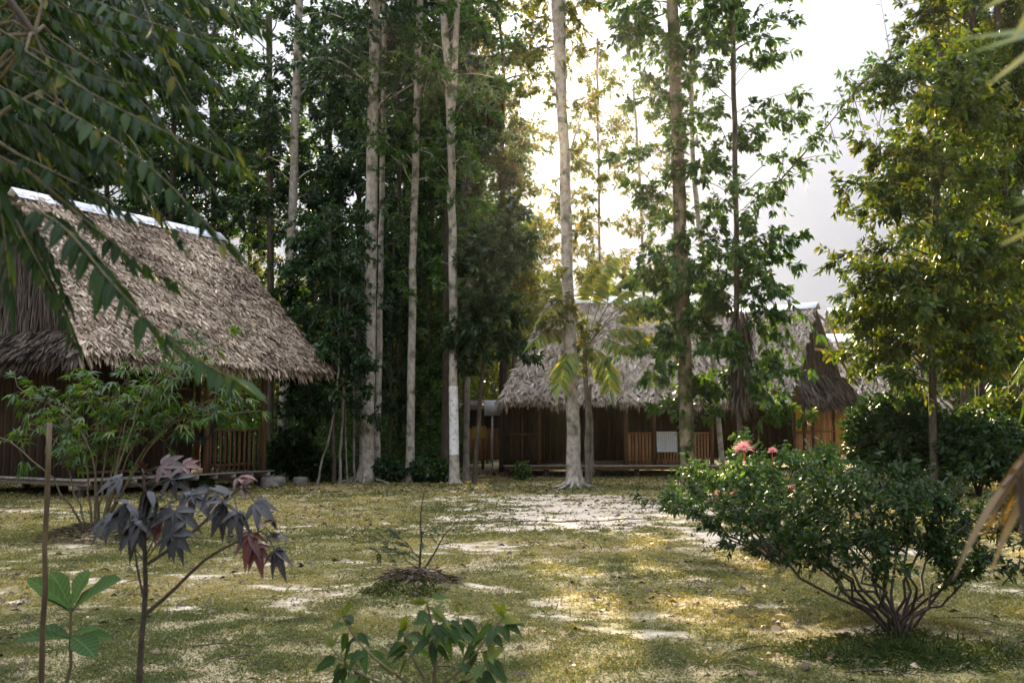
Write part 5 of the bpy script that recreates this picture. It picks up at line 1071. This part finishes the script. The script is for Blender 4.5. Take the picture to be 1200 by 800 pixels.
tag(g_.build('surface_root', M['bark_dark'], None, q[0], smooth=True), 'long dark tree root lying along the sandy ground in the middle', 'root')

# ---- big out-of-view tree, put behind the camera to shade the near ground
tb2 = np.array([-4.5, -4., -.1]); st_ = empty('shade_tree', tb2, 'unseen leafy tree added behind the viewer to shade the near ground', 'tree'); tg = Geo(); cg = Geo()
q = path(tb2, tb2+[.6, .4, 8.6], 14, .01); tg.tube(q, np.linspace(.24, .08, 14), 10, .5, jit=.05)
limbs(tg, cg, q, .62, 1, 24, 2.5, 5.5, -.05, .3, .07, 12, 1.4, 14, .3, leafup=.8)
tg.build('trunk', M['bark_dark'], st_, tb2, smooth=True); cg.build('crown', M['leaf_dark'], st_, tb2)

# ------------------------------------------------------------------ air, sun, sky
SUN_PX = (622, 84); sd_ = nrm(ray(*SUN_PX)); elev = math.asin(sd_[2]); azim = math.atan2(sd_[0], sd_[1])
HAZE = 0.00021
if HAZE:
    hz = Geo(); hz.box((0, 35, 13), (150, 110, 30)); m, nt, out = newmat('air_haze'); pv = N(nt, 'ShaderNodeVolumePrincipled')
    pv.inputs['Color'].default_value = (.95, .95, .93, 1); pv.inputs['Density'].default_value = HAZE; pv.inputs['Anisotropy'].default_value = .86
    nt.links.new(pv.outputs[0], out.inputs['Volume']); tag(hz.build('haze', m), 'thin warm haze hanging in the forest air', 'haze', kind='stuff')
sl = bpy.data.lights.new('sun', 'SUN'); sl.energy = 5.0; sl.angle = R(.6); sl.color = (1, .77, .46)
so = bpy.data.objects.new('sun', sl); C.objects.link(so); so.rotation_euler = Vector(-sd_).to_track_quat('-Z', 'Y').to_euler()
w = bpy.data.worlds.new('World'); SC.world = w; w.use_nodes = True; nt = w.node_tree; nt.nodes.clear()
st = nt.nodes.new('ShaderNodeTexSky'); st.sky_type = 'NISHITA'; st.sun_disc = False; st.sun_elevation = elev; st.sun_rotation = azim
st.air_density = 1.0; st.dust_density = 2.0; st.ozone_density = 1.0; st.altitude = 0
hs = nt.nodes.new('ShaderNodeHueSaturation'); hs.inputs['Saturation'].default_value = .15
bg = nt.nodes.new('ShaderNodeBackground'); bg.inputs['Strength'].default_value = .15; ow = nt.nodes.new('ShaderNodeOutputWorld')
nt.links.new(st.outputs[0], hs.inputs['Color']); mxw = nt.nodes.new('ShaderNodeMix'); mxw.data_type = 'RGBA'; mxw.inputs[0].default_value = .98      # thin white cloud over the whole sky, brighter overhead as an overcast is
tcw = nt.nodes.new('ShaderNodeTexCoord'); sx = nt.nodes.new('ShaderNodeSeparateXYZ'); nt.links.new(tcw.outputs['Generated'], sx.inputs[0])
mz = nt.nodes.new('ShaderNodeMath'); mz.operation = 'MULTIPLY_ADD'; mz.use_clamp = False; mz.inputs[1].default_value = 23; mz.inputs[2].default_value = 1.9
mzc = nt.nodes.new('ShaderNodeMath'); mzc.operation = 'MAXIMUM'; mzc.inputs[1].default_value = 0; nt.links.new(sx.outputs['Z'], mzc.inputs[0]); msq = nt.nodes.new('ShaderNodeMath'); msq.operation = 'POWER'; msq.inputs[1].default_value = 2; nt.links.new(mzc.outputs[0], msq.inputs[0]); nt.links.new(msq.outputs[0], mz.inputs[0])
cl = nt.nodes.new('ShaderNodeVectorMath'); cl.operation = 'SCALE'; cl.inputs[0].default_value = (.315, .33, .385); nt.links.new(mz.outputs[0], cl.inputs['Scale'])
nt.links.new(cl.outputs[0], mxw.inputs[7]); nt.links.new(hs.outputs[0], mxw.inputs[6]); nt.links.new(mxw.outputs[2], bg.inputs[0]); nt.links.new(bg.outputs[0], ow.inputs[0])
vs = SC.view_settings; SC.display_settings.display_device = 'sRGB'; vs.view_transform = 'Standard'; vs.look = 'None'; vs.gamma = 1; vs.use_curve_mapping = False; vs.exposure = 1.78
cy = SC.cycles
cy.max_bounces = 6; cy.diffuse_bounces = 3; cy.glossy_bounces = 2; cy.transmission_bounces = 4; cy.volume_bounces = 0; cy.transparent_max_bounces = 6
cy.use_denoising = True; cy.sample_clamp_indirect = 6; cy.caustics_reflective = False; cy.caustics_refractive = False
cy.use_light_tree = False
